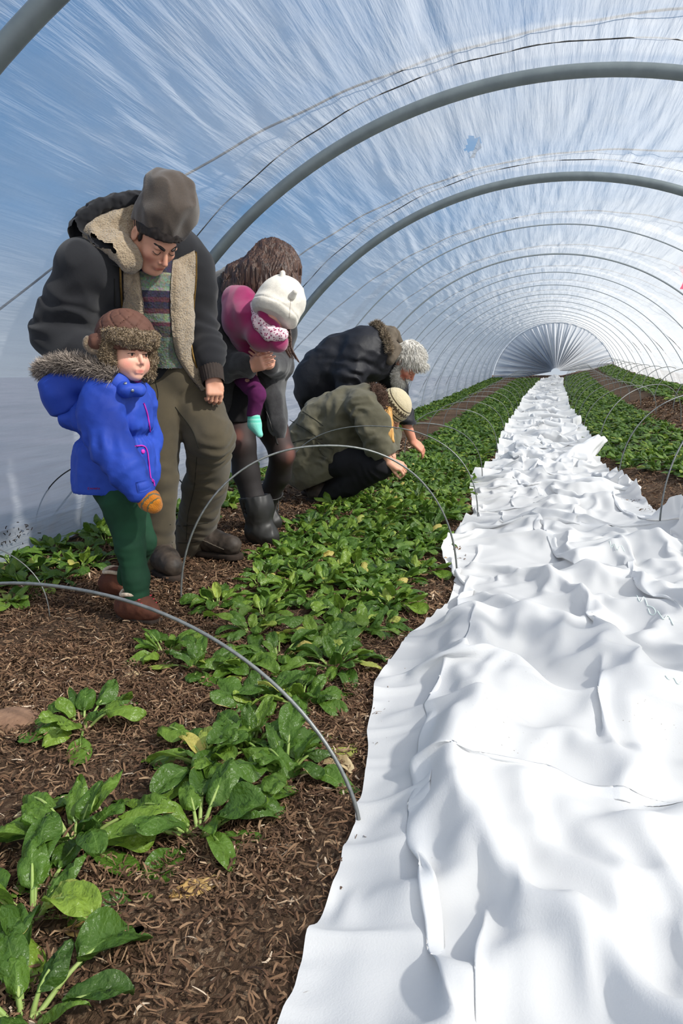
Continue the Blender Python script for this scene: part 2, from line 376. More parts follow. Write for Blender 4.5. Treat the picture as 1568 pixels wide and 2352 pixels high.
# ---------------------------------------------------------------- white row cover: a sheet let fall in folds
def cloth():
    # outline of the heap on the ground, from near to far (left edge, right edge)
    yk = np.array([0.45, 0.88, 1.03, 1.15, 1.27, 1.44, 1.75, 2.04, 2.41, 2.88, 3.27, 3.56, 4.29, 4.7, 6.3, 7.7, 10.2, 14.9, 18.2, 24, 29, 31])
    xl = np.array([-.27, -.30, -.32, -.29, -.31, -.32, -.37, -.41, -.39, -.29, -.31, -.41, -.40, -.36, -.51, -.38, -.44, -.38, -.42, -.36, -.30, -.25])
    xr = np.array([.80, .86, .88, .90, .90, .90, .90, .90, .88, .84, .80, .76, .72, .68, .58, .56, .60, .52, .56, .5, .5, .45])
    ds = np.concatenate([np.full(72, 0.085), np.linspace(0.085, 0.24, 40), np.full(84, 0.24)])
    comp = np.interp(np.cumsum(ds)/ds.sum(), [0, .2, .35, .6, 1], [0.86, 0.82, 0.72, 0.66, 0.66])
    yy = np.concatenate([[0], np.cumsum(ds*comp)]); yy = 0.45+yy*(30.6/yy[-1])
    nc = 19; t = np.linspace(0, 1, nc)
    L = np.interp(yy, yk, xl); Rr = np.interp(yy, yk, xr)
    X = L[:, None]+(Rr-L)[:, None]*t[None]+shift(yy)[:, None]; Y = np.repeat(yy[:, None], nc, 1)
    slack = np.interp(yy, [0.4, 2, 5, 9, 31], [1.30, 1.32, 1.38, 1.45, 1.45])
    rs = np.repeat(np.diff(yy)[:, None]/np.interp(yy[1:], [0, 2, 4, 7, 12, 31], [.93, .92, .89, .82, .78, .78])[:, None], nc, 1)
    rw = np.repeat(((Rr-L)*slack/(nc-1))[:, None], nc-1, 1)
    G = ground(X, Y)
    base = np.sin(np.pi*np.clip(t, .02, .98))[None]**0.6
    Z = G+0.02+base*(0.05+0.11*fbm(X*4.2+1.6*Y, Y*2.0-1.5*X, 31, 2)+0.07*fbm(X*9-3*Y, Y*4+2*X, 37, 2))
    P = np.stack([X, Y, np.maximum(Z, G+.012)], -1)
    kx = 1/np.interp(yy, [0, 3, 7, 14, 31], [1, 1, .7, .62, .62])
    def mound(P):
        # the lower layers of the bunched sheet that the top layer rests on
        x = P[..., 0]-shift(P[..., 1]); y = P[..., 1]
        l = np.interp(y, yk, xl); r = np.interp(y, yk, xr); e = np.clip((x-l)/(r-l), 0, 1); e = np.clip(np.minimum(e, 1-e)*(3.6+4.5*fbm(y*1.1+9*(e > .5), y*0+2, 91, 2)), 0, 1)
        sc = np.interp(y, [0, 3, 7, 14, 31], [1, 1, 1.5, 1.9, 1.9])
        w = 0.25*fbm(x*2.2*sc+5, y*1.4*sc, 51, 2)
        a = 1-np.abs(fbm((x+w)*2.9*sc+1.35*y, (y*0.95-0.5*x)*sc, 53, 2))*3.2
        b = 1-np.abs(fbm((x-w)*6.2*sc-1.5*y, (y*2.6+0.8*x)*sc, 57, 2))*3.0
        amp = np.interp(y, [0, 1.2, 2.5, 8, 31], [.8, 1, 1, .8, .8])
        e = e*e*(3-2*e); return e*(0.035+amp*(0.072*np.clip(a, 0, 1)**1.3+0.042*np.clip(b, 0, 1)**1.4))
    def con(A, B, rest, k):
        d = B-A; l = np.sqrt((d*d).sum(-1)); c = (0.5*k*(l-rest)/(l+1e-9))[..., None]*d
        A += c; B -= c
    def sim(P, rs, rw, n, bend, grav, damp, lift):
        prev = P.copy(); E0 = P[:, 0].copy(); E1 = P[:, -1].copy(); S0 = P[0].copy(); S1 = P[-1].copy()
        rd = np.sqrt(0.25*(rs[:, 1:]+rs[:, :-1])**2+0.25*(rw[1:]+rw[:-1])**2)
        for it in range(n):
            v = (P-prev)*damp; prev = P.copy(); P = P+v; P[..., 2] -= grav
            for sub in range(4):
                for s in (0, 1):
                    con(P[s:-1:2], P[s+1::2], rs[s::2], 0.9)
                    con(P[:, s:-1:2], P[:, s+1::2], rw[:, s::2], 0.9)
                for s in (0, 1):
                    con(P[s:-1:2, :-1], P[s+1::2, 1:], rd[s::2], 0.35)
                    con(P[s:-1:2, 1:], P[s+1::2, :-1], rd[s::2], 0.35)
                m = 0.5*(P[2:]+P[:-2]); P[1:-1] += bend*(m-P[1:-1])
                m = 0.5*(P[:, 2:]+P[:, :-2]); P[:, 1:-1] += bend*(m-P[:, 1:-1])
                P[:, 0, :2] += 0.4*(E0[:, :2]-P[:, 0, :2]); P[:, -1, :2] += 0.4*(E1[:, :2]-P[:, -1, :2])
                P[0, :, :2] += 0.5*(S0[:, :2]-P[0, :, :2]); P[-1, :, :2] += 0.5*(S1[:, :2]-P[-1, :, :2])
                g = ground(P[..., 0], P[..., 1])+0.018+mound(P)
                P[..., 2] = np.clip(P[..., 2], g, g+lift)
        return P
    def up(P, rs, rw, grow):
        def mid(A, ax):
            A = np.moveaxis(A, ax, 0)
            m = 0.5*(A[1:]+A[:-1])
            if len(A) > 3: m[1:-1] = (9*(A[1:-2]+A[2:-1])-(A[:-3]+A[3:]))/16
            out = np.empty((2*len(A)-1,)+A.shape[1:]); out[::2] = A; out[1::2] = m
            return np.moveaxis(out, 0, ax)
        Q = mid(mid(P, 0), 1)
        rs2 = np.repeat(mid(rs, 1), 2, 0)*0.5*grow; rw2 = np.repeat(mid(rw, 0), 2, 1)*0.5*grow
        return Q, rs2, rw2
    P[..., 2] = np.maximum(P[..., 2], G+mound(P)+.02)
    P = sim(P, rs, rw, 60, 0.05, 0.0007, 0.85, 0.22)
    P, rs, rw = up(P, rs, rw, 1.015)
    P = P+RS.normal(0, 0.004, P.shape)
    P = sim(P, rs, rw, 55, 0.03, 0.0006, 0.85, 0.24)
    P, rs, rw = up(P, rs, rw, 1.01)
    P = P+0.010*np.stack([0*P[..., 0], 0*P[..., 0], fbm(P[..., 0]*14+5*P[..., 1], P[..., 1]*14-4*P[..., 0], 77, 2)], -1)
    P = sim(P, rs, rw, 34, 0.02, 0.0005, 0.8, 0.22)
    # sharp long creases where the stiff fleece has been pulled
    rg = np.random.RandomState(4)
    for k in range(150):
        y0 = 0.6+9.5*rg.rand()**1.5; x0 = np.interp(y0, yk, xl)+rg.uniform(.12, .88)*(np.interp(y0, yk, xr)-np.interp(y0, yk, xl))
        a = rg.normal(1.75, .65); ln = rg.uniform(.18, .6); d = np.array([math.cos(a), math.sin(a)]); bow = rg.uniform(-.12, .12)
        q = P[..., :2]-np.array([x0, y0]); s = q @ d/ln
        m = np.abs(s) < 1
        t = q[..., 0]*-d[1]+q[..., 1]*d[0]-bow*(1-s*s)
        w = rg.uniform(.014, .03); h = rg.uniform(.006, .02)*(1 if rg.rand() < .75 else -.6)
        P[..., 2] += np.where(m, h*(1-s*s)**1.5*np.exp(-np.abs(t)/w), 0)
    P[..., 2] = np.maximum(P[..., 2], ground(P[..., 0], P[..., 1])+.012)
    return P
PC = cloth()
def cover_material():
    m = bpy.data.materials.new('row_cover_fleece'); nt = nodes(m)
    p = N(nt, 'ShaderNodeBsdfPrincipled', i_Roughness=0.9); p.inputs['Specular IOR Level'].default_value = 0.2
    p.inputs['Base Color'].default_value = (0.90, 0.905, 0.91, 1)
    tc = N(nt, 'ShaderNodeTexCoord')
    n = N(nt, 'ShaderNodeTexNoise', i_Scale=300.0, i_Detail=3.0); nt.links.new(tc.outputs['Object'], n.inputs['Vector'])
    b = N(nt, 'ShaderNodeBump', i_Strength=0.25, i_Distance=0.002); nt.links.new(n.outputs['Fac'], b.inputs['Height']); nt.links.new(b.outputs[0], p.inputs['Normal'])
    # specks of soil and faint grime
    d = N(nt, 'ShaderNodeTexNoise', i_Scale=3.0, i_Detail=4.0); nt.links.new(tc.outputs['Object'], d.inputs['Vector'])
    s = N(nt, 'ShaderNodeTexVoronoi', i_Scale=60.0); nt.links.new(tc.outputs['Object'], s.inputs['Vector'])
    dm = ramp(nt, d.outputs['Fac'], [(0.55, (0, 0, 0)), (0.7, (1, 1, 1))]); sm = ramp(nt, s.outputs['Distance'], [(0.05, (1, 1, 1)), (0.12, (0, 0, 0))])
    mu = N(nt, 'ShaderNodeMath', operation='MULTIPLY'); nt.links.new(dm.outputs[0], mu.inputs[0]); nt.links.new(sm.outputs[0], mu.inputs[1])
    mx = N(nt, 'ShaderNodeMix', data_type='RGBA'); nt.links.new(mu.outputs[0], mx.inputs[0]); mx.inputs[6].default_value = (0.90, 0.905, 0.91, 1); mx.inputs[7].default_value = (0.35, 0.30, 0.25, 1)
    nt.links.new(mx.outputs[2], p.inputs['Base Color'])
    tl = N(nt, 'ShaderNodeBsdfTranslucent'); tl.inputs[0].default_value = (0.82, 0.83, 0.85, 1)
    ms = N(nt, 'ShaderNodeMixShader'); ms.inputs[0].default_value = 0.32
    nt.links.new(p.outputs[0], ms.inputs[1]); nt.links.new(tl.outputs[0], ms.inputs[2])
    nt.links.new(ms.outputs[0], N(nt, 'ShaderNodeOutputMaterial').inputs[0]); return m
rc = mesh_np('row_cover', PC.reshape(-1, 3), gridf(PC.shape[0], PC.shape[1])[:, ::-1], cover_material())
sb = rc.modifiers.new('smooth', 'SUBSURF'); sb.levels = 0; sb.render_levels = 1
tag(rc, 'crumpled white fabric row cover lying in folds along the middle path', 'row cover')
# ---------------------------------------------------------------- spinach
def leaf_material():
    m = bpy.data.materials.new('spinach_leaf'); nt = nodes(m)
    uv = N(nt, 'ShaderNodeTexCoord'); sep = N(nt, 'ShaderNodeSeparateXYZ'); nt.links.new(uv.outputs['UV'], sep.inputs[0])
    def M(op, a, b=None, c=None):
        n = N(nt, 'ShaderNodeMath', operation=op)
        for i, x in enumerate((a, b, c)):
            if x is None: continue
            if isinstance(x, (int, float)): n.inputs[i].default_value = x
            else: nt.links.new(x, n.inputs[i])
        return n.outputs[0]
    u = M('ABSOLUTE', sep.outputs['X']); v = sep.outputs['Y']
    mid = M('LESS_THAN', u, M('MULTIPLY_ADD', v, -0.05, 0.07))
    ph = M('FRACT', M('MULTIPLY', M('SUBTRACT', v, M('MULTIPLY', u, 0.33)), 6.0))
    side = M('LESS_THAN', M('ABSOLUTE', M('SUBTRACT', ph, 0.5)), 0.055)
    vein = M('MAXIMUM', mid, M('MULTIPLY', side, 0.45))
    at_ = N(nt, 'ShaderNodeAttribute', attribute_name='tint')
    oi = N(nt, 'ShaderNodeObjectInfo')
    rnd = M('ADD', at_.outputs['Fac'], M('MULTIPLY', M('SUBTRACT', oi.outputs['Random'], 0.5), 0.22))
    base = ramp(nt, rnd, [(0.0, lin(52, 80, 30)), (0.4, lin(84, 118, 42)), (0.68, lin(126, 154, 56)), (0.87, lin(172, 186, 88)), (1.0, lin(204, 188, 104))])
    mx = N(nt, 'ShaderNodeMix', data_type='RGBA'); nt.links.new(M('MULTIPLY', vein, 0.26), mx.inputs[0]); nt.links.new(base.outputs[0], mx.inputs[6]); mx.inputs[7].default_value = (*lin(138, 170, 88), 1)
    # scorched, yellowing margins on some leaves
    n = N(nt, 'ShaderNodeTexNoise', i_Scale=9.0, i_Detail=2.0); nt.links.new(uv.outputs['Object'], n.inputs['Vector'])
    ed = M('MULTIPLY', M('GREATER_THAN', M('ADD', u, M('MULTIPLY', n.outputs['Fac'], 0.55)), 1.35), M('GREATER_THAN', v, 0.35))
    m3 = N(nt, 'ShaderNodeMix', data_type='RGBA'); nt.links.new(ed, m3.inputs[0]); nt.links.new(mx.outputs[2], m3.inputs[6]); m3.inputs[7].default_value = (*lin(196, 178, 104), 1)
    p = N(nt, 'ShaderNodeBsdfPrincipled', i_Roughness=0.36); p.inputs['Specular IOR Level'].default_value = 0.42
    nt.links.new(m3.outputs[2], p.inputs['Base Color'])
    nb = N(nt, 'ShaderNodeTexNoise', i_Scale=52.0, i_Detail=3.0); nt.links.new(uv.outputs['Object'], nb.inputs['Vector'])
    hb = M('SUBTRACT', nb.outputs['Fac'], M('MULTIPLY', vein, 0.6))
    bm = N(nt, 'ShaderNodeBump', i_Strength=0.8, i_Distance=0.012); nt.links.new(hb, bm.inputs['Height']); nt.links.new(bm.outputs[0], p.inputs['Normal'])
    tl = N(nt, 'ShaderNodeBsdfTranslucent'); nt.links.new(m3.outputs[2], tl.inputs[0])
    ms = N(nt, 'ShaderNodeMixShader'); ms.inputs[0].default_value = 0.30
    nt.links.new(p.outputs[0], ms.inputs[1]); nt.links.new(tl.outputs[0], ms.inputs[2])
    nt.links.new(ms.outputs[0], N(nt, 'ShaderNodeOutputMaterial').inputs[0]); return m
ML = leaf_material()
MSTALK = mat('spinach_stalk', lin(138, 168, 84), lin(168, 186, 112), scale=30, rough=0.5, trans=0.15)
MDRY = mat('dry_leaf', lin(176, 134, 74), lin(206, 172, 112), scale=18, rough=0.8, bump=0.5, bscale=60, dist=0.008, trans=0.2)

def leaf(rng, L, Wd, pet, az, el, droop, nu=9, nv=13, twist=0.0, savoy=1.0):
    fine = 1.0 if nv > 12 else 0.0
    """one leaf growing from the origin: returns blade (V,F,uv), stalk polyline"""
    n = 30; s = np.linspace(0, 1, n); tot = pet+L
    ang = el-droop*np.clip(s-0.25*pet/tot, 0, 1)**1.3+0.12*np.sin(s*5+rng.rand()*6)*rng.rand()
    dx = np.cos(ang)*tot/(n-1); dz = np.sin(ang)*tot/(n-1)
    cx = np.concatenate([[0], np.cumsum(dx[:-1])]); cz = np.concatenate([[0], np.cumsum(dz[:-1])])
    side = 0.10*tot*np.sin(s*2.5)*(rng.rand()-.5)
    f0 = pet/tot
    v = 1-(1-np.linspace(0, 1, nv))**1.45; sv = f0+(1-f0)*v
    X = np.interp(sv, s, cx); Z = np.interp(sv, s, cz); A = np.interp(sv, s, ang); S = np.interp(sv, s, side)
    prof = Wd*0.5*(np.clip(v, 0, 1)**0.42)*((1-v)**0.42)*1.42
    prof = np.where(v < .06, prof*0.75, prof)
    u = np.linspace(-1, 1, nu)
    U, V = np.meshgrid(u, v, indexing='ij')
    w = prof[None]*U*(1+0.05*np.sin(V*5+rng.rand()*6)*np.sign(U))
    cup = rng.uniform(-0.6, 0.7)
    ph = rng.rand(4)*6.28
    h = cup*np.abs(U)**1.7*prof[None]-0.35*prof[None]*np.clip(np.abs(U)-.7, 0, 1)*rng.uniform(0, 3)
    h = h+savoy*Wd*(0.075*fine*np.cos((V-0.33*np.abs(U))*5*2*np.pi)*np.sin(np.abs(U)*np.pi)*(1-.2*V)+0.085*np.sin(U*4.5+ph[0])*np.sin(V*6.5+ph[1])+0.055*np.abs(U)**2*np.sin(V*(8 if fine else 6)+ph[2]+U))
    tw = twist*(V-0.1)
    wl = w*np.cos(tw); h = h+w*np.sin(tw)
    nx = -np.sin(A)[None]; nz = np.cos(A)[None]
    px = X[None]+nx*h; pz = Z[None]+nz*h; py = S[None]+wl
    P = np.stack([px, py, pz], -1).reshape(-1, 3)
    ca, sa = math.cos(az), math.sin(az); Rz = np.array([[ca, sa, 0], [-sa, ca, 0], [0, 0, 1]])
    st = np.stack([cx, side, cz], -1)[s <= f0+0.35]
    return P @ Rz, gridf(nu, nv)[:, ::-1], np.stack([U, V], -1).reshape(-1, 2), st @ Rz
def plant_mesh(seed, nleaf, size, hi=True, upright=1.0, name='spinach_plant', yellow=0.06):
    rng = np.random.RandomState(seed); Vs = []; Fs = []; Us = []; Ts = []; st = []; o = 0
    nu, nv = (9, 14) if hi == 2 else ((7, 9) if hi else (5, 6))
    for k in range(nleaf):
        q = (k+0.5)/nleaf
        az = k*2.399+rng.uniform(-.45, .45)
        el = math.radians((78-58*q)*upright+rng.uniform(-10, 10)); droop = rng.uniform(.5, 1.9)+0.6*q
        L = size*(0.62+0.5*q-0.25*max(0, q-.7)*2)*rng.uniform(.82, 1.15); Wd = L*rng.uniform(.54, .76)
        V, Fq, uv, s = leaf(rng, L, Wd, L*rng.uniform(.35, .75)*(0.6+0.6*q), az, el, droop, nu, nv, twist=rng.uniform(-.9, .9))
        base = np.array([0.012*math.cos(az), 0.012*math.sin(az), 0.0])
        V = V+base; V[:, 2] = np.maximum(V[:, 2], 0.006+0.012*rng.rand()); Vs.append(V); Fs.append(Fq+o); Us.append(uv); o += len(V)
        t = np.clip(rng.normal(.43, .13), .05, .8)
        if rng.rand() < yellow+0.06*(q > .75): t = rng.uniform(.78, 1.0)
        Ts.append(np.full(len(V), t)); st.append((s+base, 0.0042*size/0.11))
    return np.concatenate(Vs), np.concatenate(Fs), np.concatenate(Us), np.concatenate(Ts), st
def make_plant(seed, nleaf, size, hi, upright=1.0, yellow=.06):
    V, Fq, uv, T, st = plant_mesh(seed, nleaf, size, hi, upright, yellow=yellow)
    o = mesh_np('spinach_plant', V, Fq, ML, uv=uv, attrs={'tint': T})
    if hi:
        parts = []
        for s, r in st:
            s = s.copy(); s[:, 2] = np.maximum(s[:, 2]-r*0.7, r*0.8)
            parts.append(tube(s[::3] if hi < 2 else s[::2], np.linspace(r, r*0.45, len(s[::3] if hi < 2 else s[::2])), 5 if hi < 2 else 6, cap=False))
        tv, tf = join(parts)
        c = mesh_np('stalks', tv, tf, MSTALK); c.parent = o
    return o
def copy_plant(src):
    c = src.copy(); COL.objects.link(c)
    for ch in src.children:
        d = ch.copy(); COL.objects.link(d); d.parent = c
    return c
rs = np.random.RandomState(21)
def put(o, X, Y, rz, s, tilt=(0, 0)):
    o.location = (X, Y, float(gz(X, Y))-0.004); o.rotation_euler = (tilt[0], tilt[1], rz); o.scale = (s, s, s)
# the plants one can tell apart, nearest first:  (px, py of the plant's foot, leaf size, leaves, rotation, label)
near = [
 (455, 1885, .128, 14, 0.4, 'large spinach plant with splayed leaves near the foot of the nearest wire hoop'),
 (575, 1700, .118, 15, 2.1, 'bushy spinach plant just behind the splayed one, right under the nearest wire hoop'),
 (170, 1920, .118, 13, 1.2, 'upright spinach plant left of the splayed one, beside the tan withered leaf'),
 (70, 2075, .125, 10, 4.0, 'broad-leaved spinach plant at the left edge, in front of the upright one'),
 (50, 2330, .120, 9, 2.6, 'bottommost spinach plant, in the lower left corner of the photo'),
 (190, 1660, .105, 13, 0.9, 'lone spinach plant standing in bare mulch in front of the child'),
 (690, 1600, .108, 14, 5.1, 'spinach plant nearest the white cover below the wire hoop, with scorched leaf edges'),
 (640, 1500, .100, 13, 3.3, 'spinach plant beneath the middle of the nearest wire hoop'),
 (380, 1490, .100, 14, 1.9, 'leftmost spinach plant of the row in front of the child\'s boots'),
 (770, 1520, .100, 12, 0.2, 'spinach plant with pale frayed edges at the path side of the bed'),
 (480, 1745, .105, 13, 1.1, 'low spinach plant left of the bushy one, behind the splayed plant'),
 (655, 1755, .110, 14, 3.9, 'spinach plant between the bushy one and the pale withered stalk'),
 (600, 1605, .105, 14, 2.8, 'spinach plant behind the bushy one, left of the wire hoop'),
 (560, 1530, .098, 13, 0.6, 'spinach plant with upright leaves just left of the nearest wire hoop'),
 (460, 1530, .098, 13, 5.6, 'second spinach plant from the left in the row in front of the child\'s boots'),
 (730, 1470, .098, 14, 1.4, 'spinach plant right of the nearest wire hoop, behind the frayed one'),
 (580, 1450, .096, 13, 3.1, 'spinach plant in the bed right below the nearest wire hoop\'s bend'),
 (500, 1380, .098, 13, 2.2, 'spinach plant at the bed edge in front of the man\'s black boot'),
 (780, 1400, .105, 15, 4.4, 'tall glossy spinach plant at the path edge of the bed'),
]
for k, (px, py, size, nl, rz, lb) in enumerate(near):
    o = make_plant(100+k, nl+5, size*1.08, 2, upright=0.95 if k != 0 else 0.85, yellow=.03)
    p = onz(px, py, 0.02); put(o, p[0], p[1], rz, 1.0)
    tag(o, lb, 'spinach', 'spinach plants growing in the tunnel beds')
NEARP = np.array([onz(a[0], a[1], .02)[:2] for a in near])
protos = [make_plant(200+k, nl, .092, 1, yellow=.05) for k, nl in enumerate((17, 18, 15, 19, 17, 18))]
loprotos = [plant_mesh(300+k, 14, .092, 0) for k in range(5)]
spots = []
def bed(x0, x1, y0, y1, dx, dy, dens, tagname, smin=.8, smax=1.15):
    n = 0
    for yv in np.arange(y0, y1, dy):
        for xv in np.arange(x0, x1+.01, dx):
            X = xv+rs.uniform(-.045, .045); Y = yv+rs.uniform(-.05, .05)
            if rs.rand() > dens(X, Y): continue
            X += float(shift(Y))
            if len(NEARP) and np.min(np.hypot(NEARP[:, 0]-X, NEARP[:, 1]-Y)) < .16: continue
            spots.append((X, Y, rs.uniform(smin, smax), tagname))
def left_d(X, Y):
    edge = np.interp(Y, [1.9, 2.4, 2.8, 3.5, 4.2], [-.80, -1.08, -1.2, -1.26, -1.3])
    d = 0.0 if X < edge else 0.97
    if Y < 2.35: d *= 0.45
    if -1.35 < X < -1.1 and 3.3 < Y < 4.7: d *= .85
    return d
bed(-1.26, -.52, 2.15, 33.0, .145, .15, left_d, 'left')
bed(-2.32, -1.92, 2.3, 33, .16, .17, lambda X, Y: .95 if Y < 4.4 or Y > 8.2 else .55, 'edge')
bed(.62, 1.34, 5.5, 33.0, .14, .15, lambda X, Y: .97 if X > .62+max(0, 7.2-Y)*.25 else 0, 'right')
bed(1.95, 2.40, 9.0, 33.0, .16, .17, lambda X, Y: .95, 'far right')
for a in ((.93, 4.62), (1.03, 4.75), (.86, 4.05), (.96, 4.15)): spots.append((a[0], a[1], 1.15, 'stray'))
GL = {'left': 'green spinach plant in the thick rows of the bed left of the white cover',
      'edge': 'spinach plant in the narrow bed along the foot of the left film wall',
      'right': 'spinach plant in the dense bed right of the white cover',
      'far right': 'spinach plant in the raised row along the right film wall',
      'stray': 'stray spinach plant in the bare soil right of the white cover'}
def inview(X, Y, z=.1):
    c = CM.T @ np.array([X, Y, z-HC])
    if c[2] < .2: return False
    x = c[0]/c[2]*F+W/2; y = c[1]/c[2]*F+H/2
    return -60 < x < W+50 and -60 < y < H+60
spots = [s for s in spots if inview(s[0], s[1], float(ground(s[0], s[1]))+.08)]
spots.sort(key=lambda s: s[1])
NIND = 277
rest = []
for i, (X, Y, s, tn) in enumerate(spots):
    if i < NIND:
        o = copy_plant(protos[i % 6]) if i >= 6 else protos[i]
        grow = 1.12 if Y < 5 else (1.0 if Y < 8 else .95)
        put(o, X, Y, rs.uniform(0, 6.28), s*grow, (rs.uniform(-.12, .12), rs.uniform(-.12, .12)))
        tag(o, GL[tn], 'spinach', 'spinach plants growing in the tunnel beds')
    else: rest.append((X, Y, s))
Vs = []; Fs = []; Us = []; Ts = []; o_ = 0
for i, (X, Y, s) in enumerate(rest):
    V, Fq, uv, T, _ = loprotos[i % 5]
    a = rs.uniform(0, 6.28); c, d = math.cos(a), math.sin(a)
    V2 = (V @ np.array([[c, d, 0], [-d, c, 0], [0, 0, 1]]))*s*1.05+np.array([X, Y, float(gz(X, Y))])
    Vs.append(V2); Fs.append(Fq+o_); Us.append(uv); Ts.append(np.clip(T+rs.uniform(-.1, .12), 0, 1)); o_ += len(V)
far = mesh_np('spinach_rows', np.concatenate(Vs), np.concatenate(Fs), ML, uv=np.concatenate(Us), attrs={'tint': np.concatenate(Ts)})
tag(far, 'mass of small green spinach in the distant rows of the beds', 'spinach', kind='stuff')

# withered leaves lying on the mulch
def dry_leaf(px, py, L, rz, seed, lb, roll=0.5, m=None):
    rng = np.random.RandomState(seed)
    V, Fq, uv, st = leaf(rng, L, L*.55, L*.1, 0, .25, .7, 9, 13, twist=rng.uniform(-1, 1)*roll, savoy=1.8)
    p = onz(px, py, 0.015); V[:, 2] = np.maximum(V[:, 2], 0.004)
    o = mesh_np('withered_leaf', V, Fq, m or MDRY, uv=uv)
    o.location = (p[0], p[1], float(gz(p[0], p[1]))+.002); o.rotation_euler = (0, 0, rz)
    tag(o, lb, 'withered leaf', 'withered leaves on the mulch')
MPALE = mat('pale_dry_leaf', lin(214, 196, 160), lin(190, 164, 118), scale=20, rough=.8, bump=.4, bscale=70, dist=.006, trans=.2)
dry_leaf(375, 2060, .10, 0.9, 1, 'curled tan withered leaf below the splayed spinach plant')
dry_leaf(115, 1860, .085, 1.5, 2, 'tan withered leaf behind the upright spinach plant at left')
dry_leaf(20, 1870, .075, 0.6, 3, 'pale withered leaf at the left edge of the photo', m=MPALE)
dry_leaf(130, 2130, .09, 0.4, 4, 'brown withered leaf under the broad-leaved plant at left')
dry_leaf(715, 1725, .12, -0.5, 5, 'long pale withered stalk lying beside the white cover', m=MPALE)
dry_leaf(275, 1555, .06, 0.8, 6, 'small yellow withered leaf in front of the child\'s boots', m=MPALE)
# flat stone half sunk at the left
sv, sf = [], []
u_, v_ = np.meshgrid(np.linspace(0, 2*np.pi, 24, endpoint=False), np.linspace(0.02, np.pi/2+.3, 10), indexing='ij')
SV = np.stack([.085*np.cos(u_)*np.sin(v_), .055*np.sin(u_)*np.sin(v_), .032*np.cos(v_)], -1)
SV *= (1+.16*vnoise3(SV, 22, 5))[..., None]
o = mesh_np('stone', SV.reshape(-1, 3), gridf(24, 10, True), mat('stone', lin(142, 112, 90), lin(120, 92, 74), scale=30, rough=.95, bump=.4, bscale=90))
p = onz(20, 1650, .02); o.location = (p[0], p[1], float(gz(p[0], p[1]))); o.rotation_euler = (0, 0, .2)
tag(o, 'flat brown stone half sunk in the mulch at the left edge', 'stone')

